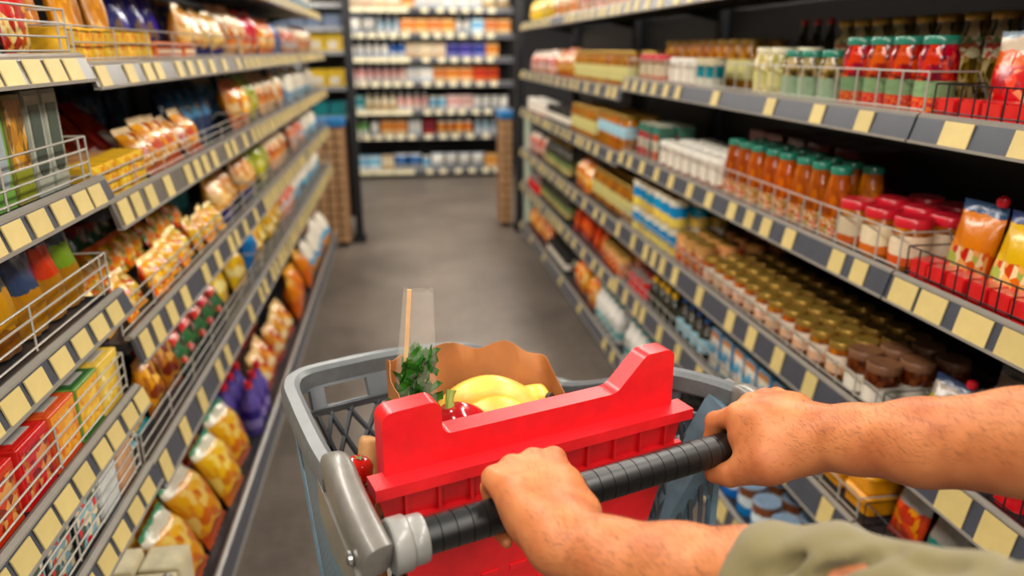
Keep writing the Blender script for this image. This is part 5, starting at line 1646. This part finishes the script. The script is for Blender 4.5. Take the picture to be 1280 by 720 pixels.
def skin_mat():
    m, nt, b = new_mat('skin')
    N, L = nt.nodes, nt.links
    tc = N.new('ShaderNodeTexCoord')
    n1 = N.new('ShaderNodeTexNoise')
    n1.inputs['Scale'].default_value = 22
    n1.inputs['Detail'].default_value = 5
    n2 = N.new('ShaderNodeTexNoise')
    n2.inputs['Scale'].default_value = 420
    n2.inputs['Detail'].default_value = 3
    for n in (n1, n2):
        L.new(tc.outputs['Object'], n.inputs['Vector'])
    rp = N.new('ShaderNodeValToRGB')
    rp.color_ramp.elements[0].position = 0.3
    rp.color_ramp.elements[0].color = lin('#a85e36')
    rp.color_ramp.elements[1].position = 0.72
    rp.color_ramp.elements[1].color = lin('#c8804e')
    L.new(n1.outputs['Fac'], rp.inputs['Fac'])
    L.new(rp.outputs['Color'], b.inputs['Base Color'])
    b.inputs['Roughness'].default_value = 0.48
    b.inputs['Subsurface Weight'].default_value = 0.12
    b.inputs['Subsurface Radius'].default_value = (0.012, 0.004, 0.002)
    b.inputs['Subsurface Scale'].default_value = 0.4
    b.inputs['Specular IOR Level'].default_value = 0.35
    bp = N.new('ShaderNodeBump')
    bp.inputs['Strength'].default_value = 0.3
    bp.inputs['Distance'].default_value = 0.0008
    L.new(n2.outputs['Fac'], bp.inputs['Height'])
    L.new(bp.outputs['Normal'], b.inputs['Normal'])
    return m


SKIN = skin_mat()
K1, K2 = 0.014, 0.005


def px(x, y, d, r):
    return at(x, y, d), r * d / FPX


def wrap(u, th, rad):
    """point round the grip at u, th degrees from straight up towards the front"""
    a = math.radians(th)
    return cw(u, rad * math.sin(a), ZH + rad * math.cos(a))


def chain(pts, k):
    return [(tuple(p), tuple(q), ra, rb, k) for (p, ra), (q, rb) in zip(pts[:-1], pts[1:])]


prims = []
# right forearm and hand
RW = px(1012, 546, 0.87, 40)
prims += chain([RW, px(1070, 549, 0.83, 42), px(1150, 553, 0.78, 53), px(1280, 553, 0.71, 66), px(1400, 548, 0.64, 72)], K1)
prims += chain([px(1400, 548, 0.64, 72), px(1560, 470, 0.58, 80)], K1)
mcpR = [(wrap(0.408, -8, 0.046), 0.0145), (wrap(0.432, -2, 0.051), 0.0145), (wrap(0.456, 0, 0.051), 0.014), (wrap(0.478, 2, 0.047), 0.0125)]
for i, (q, r) in enumerate(mcpR):
    w = (RW[0] + Vector((0, 0, 0.006 - 0.003 * i)) + (cw(1, 0, 0) - cw(0, 0, 0)) * (-0.012 + 0.009 * i), 0.026)
    mid = (w[0].lerp(q, 0.55) + Vector((0, 0, 0.004)), 0.021)
    prims += chain([w, mid, (q, r)], K1)
    prims += chain([(mid[0] + Vector((0, 0, 0.0175)), 0.003), (q + Vector((0, 0, 0.0115)), 0.0035)], 0.007)
    prims += chain([(q + Vector((0, 0, 0.004)), 0.0122), (q + Vector((0.001, 0, 0.004)), 0.0122)], 0.006)
# heel of the hand and thumb root
prims += chain([RW, px(968, 556, 0.885, 40), px(940, 546, 0.905, 30)], K1)
prims += chain([px(1000, 562, 0.865, 30), px(958, 578, 0.87, 26), px(930, 586, 0.885, 20)], 0.012)
prims += chain([px(934, 585, 0.885, 19), px(912, 593, 0.895, 15.5), px(893, 592, 0.91, 12.5)], K2)
for i, (q, r) in enumerate(mcpR):
    u = (0.408, 0.430, 0.452, 0.473)[i]
    rr = (0.0105, 0.0108, 0.0102, 0.009)[i]
    prims += chain([(q, r * 0.92), (wrap(u - 0.004, 52, 0.036), rr + 0.0012), (wrap(u - 0.004, 100, 0.031), rr), (wrap(u, 150, 0.030), rr - 0.0005), (wrap(u + 0.002, 196, 0.030), rr - 0.002)], K2)

# left forearm and hand
LW = px(706, 676, 0.71, 41)
prims += chain([LW, px(760, 698, 0.685, 48), px(850, 716, 0.65, 58), px(940, 727, 0.61, 63), px(1060, 745, 0.565, 68)], K1)
prims += chain([px(1060, 745, 0.565, 68), px(1180, 775, 0.52, 74), px(1330, 815, 0.46, 84)], K1)
mcpL = [(wrap(0.160, 18, 0.041), 0.0138), (wrap(0.135, 20, 0.045), 0.0138), (wrap(0.109, 20, 0.044), 0.0132), (wrap(0.086, 18, 0.038), 0.012)]
for i, (q, r) in enumerate(mcpL):
    w = (LW[0] + (cw(1, 0, 0) - cw(0, 0, 0)) * (0.010 - 0.0075 * i) + Vector((0, 0, 0.002)), 0.025)
    mid = (w[0].lerp(q, 0.52) + Vector((0, 0, 0.007)), 0.0205)
    prims += chain([w, mid, (q, r)], K1)
    prims += chain([(mid[0] + Vector((0, 0, 0.0172)), 0.003), (q + Vector((0, 0, 0.0105)), 0.0035)], 0.007)
    prims += chain([(q + Vector((0, 0, 0.0035)), 0.0118), (q + Vector((0.001, 0, 0.0035)), 0.0118)], 0.006)
prims += chain([LW, px(672, 648, 0.75, 36), px(650, 628, 0.785, 30)], K1)
prims += chain([px(700, 660, 0.73, 34), px(690, 625, 0.775, 30)], K1)
prims += chain([px(716, 662, 0.715, 26), px(728, 640, 0.745, 21), px(716, 622, 0.785, 19)], 0.012)
prims += chain([px(722, 634, 0.755, 19), (wrap(0.175, -95, 0.030), 0.0125), (wrap(0.176, -150, 0.031), 0.0112), (wrap(0.168, -195, 0.031), 0.0095)], K2)
for i, (q, r) in enumerate(mcpL):
    u = (0.160, 0.137, 0.114, 0.092)[i]
    rr = (0.0105, 0.0108, 0.0102, 0.009)[i]
    prims += chain([(q, r * 0.92), (wrap(u, 70, 0.036), rr + 0.0012), (wrap(u, 112, 0.031), rr), (wrap(u, 160, 0.030), rr - 0.0005), (wrap(u - 0.002, 205, 0.030), rr - 0.002)], K2)

person = link('person', None, None, (0.5, 0.15, 0.0))
tag(person, 'person in an olive shirt pushing the cart, only the arms in view', 'person')


def attach(o):
    o.parent = person
    o.matrix_parent_inverse = Matrix.Translation((-0.5, -0.15, 0.0))
    return o


arms_me = surface(prims, 0.0030, K1, 'arms', SKIN)
attach(link('arms', arms_me))

# olive sleeve, pushed up the left forearm
def cloth_mat():
    m, nt, b = new_mat('olive_cotton')
    N, L = nt.nodes, nt.links
    tc = N.new('ShaderNodeTexCoord')
    n1 = N.new('ShaderNodeTexNoise')
    n1.inputs['Scale'].default_value = 900
    n2 = N.new('ShaderNodeTexNoise')
    n2.inputs['Scale'].default_value = 12
    for n in (n1, n2):
        L.new(tc.outputs['Object'], n.inputs['Vector'])
    rp = N.new('ShaderNodeValToRGB')
    rp.color_ramp.elements[0].color = lin('#5c5234')
    rp.color_ramp.elements[1].color = lin('#756a44')
    L.new(n2.outputs['Fac'], rp.inputs['Fac'])
    L.new(rp.outputs['Color'], b.inputs['Base Color'])
    b.inputs['Roughness'].default_value = 0.9
    b.inputs['Sheen Weight'].default_value = 0.2
    bp = N.new('ShaderNodeBump')
    bp.inputs['Strength'].default_value = 0.3
    bp.inputs['Distance'].default_value = 0.001
    L.new(n1.outputs['Fac'], bp.inputs['Height'])
    L.new(bp.outputs['Normal'], b.inputs['Normal'])
    return m


CLOTH = cloth_mat()
sl_ = chain([px(880, 722, 0.635, 68), px(960, 734, 0.60, 71), px(1050, 742, 0.565, 78), px(1110, 764, 0.54, 80), px(1180, 782, 0.515, 86), px(1290, 806, 0.475, 96), px(1420, 840, 0.43, 110), (Vector((0.40, -0.02, 1.30)), 0.062)], 0.02)
c0 = at(932, 695, 0.62)
ax_ = (at(1050, 742, 0.565) - at(860, 716, 0.65)).normalized()
ax_ = (ax_ + (at(932, 760, 0.6) - at(932, 700, 0.6)).normalized() * 0.3).normalized()


def on_sleeve(x, y):
    """where the line of sight through a spot of the photograph meets the sleeve"""
    for k in range(400):
        p = at(x, y, 0.3 + k * 0.001)
        for (a, b, ra, rb, kk) in sl_:
            a, b = Vector(a), Vector(b)
            t = max(0.0, min(1.0, (p - a).dot(b - a) / (b - a).length_squared))
            if (p - a.lerp(b, t)).length < ra + t * (rb - ra):
                return p
    return at(x, y, 0.5)


FOLDS = [(on_sleeve(*p), on_sleeve(*q), amp, wd) for p, q, amp, wd in (((950, 722), (1060, 684), 0.018, 0.005), ((1005, 728), (1120, 694), 0.020, 0.0055), ((1130, 708), (1230, 716), 0.012, 0.006), ((975, 694), (1050, 672), -0.007, 0.007), ((1030, 708), (1090, 690), -0.008, 0.006))]


def folds(X, Y, Z):
    t = X * ax_.x + Y * ax_.y + Z * ax_.z
    a = np.sin(60 * t + 55 * Z + 2.2 * np.sin(25 * Y + 1.0))
    g = 0
    for (p0, p1, amp, wd) in FOLDS:
        a_, b_ = p0, p1
        d_ = b_ - a_
        q = np.clip(((X - a_.x) * d_.x + (Y - a_.y) * d_.y + (Z - a_.z) * d_.z) / d_.length_squared, 0, 1)
        r2 = (X - a_.x - q * d_.x) ** 2 + (Y - a_.y - q * d_.y) ** 2 + (Z - a_.z - q * d_.z) ** 2
        g = g + amp * np.exp(-r2 / (2 * wd * wd)) * np.sin(np.pi * np.clip(q, 0.08, 0.92))
    return g + 0.003 * np.maximum(a, -0.2) ** 2 * np.sign(a + 0.2) + 0.0016 * np.sin(150 * t - 60 * Z + 1.0)


slv = surface(sl_, 0.003, 0.02, 'sleeve', CLOTH, cut=(c0, -ax_), disp=folds)
attach(link('sleeve', slv))
sr = chain([px(1420, 540, 0.63, 86), px(1560, 470, 0.58, 95), (Vector((0.76, 0.02, 1.36)), 0.07)], 0.02)
attach(link('sleeve', surface(sr, 0.004, 0.02, 'sleeve_other', CLOTH)))

# fine dark hair on the forearms
HAIRM = mat('arm_hair_brown', '#3a2416', 0.6, noise=0.1)
hv, hf = [], []
rh = random.Random(5)
nv = len(arms_me.vertices)
hub = [LW[0], RW[0]]
cand = [v_.index for v_ in arms_me.vertices]
rh.shuffle(cand)
axR = (px(1280, 553, 0.71, 1)[0] - RW[0]).normalized()
axL = (px(940, 727, 0.61, 1)[0] - LW[0]).normalized()
cnt = 0
for i in cand:
    vx = arms_me.vertices[i]
    p = vx.co
    dR, dL = (p - RW[0]), (p - LW[0])
    if dR.length < dL.length:
        s_, axx = dR.dot(axR), axR
    else:
        s_, axx = dL.dot(axL), axL
    if s_ < -0.06 or s_ > 0.30 or vx.normal.z < -0.1:
        continue
    if s_ < 0.0 and rh.random() < 0.7:
        continue
    nn = vx.normal
    d = (nn * 0.35 + axx.cross(nn) * rh.uniform(-0.9, 0.2) - axx * rh.uniform(0.2, 0.8)).normalized()
    d = (d - nn * d.dot(nn) * 0.45).normalized()
    Lh = rh.uniform(0.004, 0.010)
    sd = d.cross(nn).normalized() * 0.00011
    b0, b1, b2 = p, p + d * Lh * 0.5 + nn * 0.0006, p + d * Lh
    k = len(hv)
    hv += [tuple(b0 - sd), tuple(b0 + sd), tuple(b1 + sd * 0.8), tuple(b1 - sd * 0.8), tuple(b2)]
    hf += [(k, k + 1, k + 2, k + 3), (k + 3, k + 2, k + 4)]
    cnt += 1
    if cnt > 5200:
        break
hme = bpy.data.meshes.new('arm_hair')
hme.from_pydata(hv, [], hf)
hme.materials.append(HAIRM)
ho = attach(link('arm_hair', hme))
ho['kind'] = 'stuff'
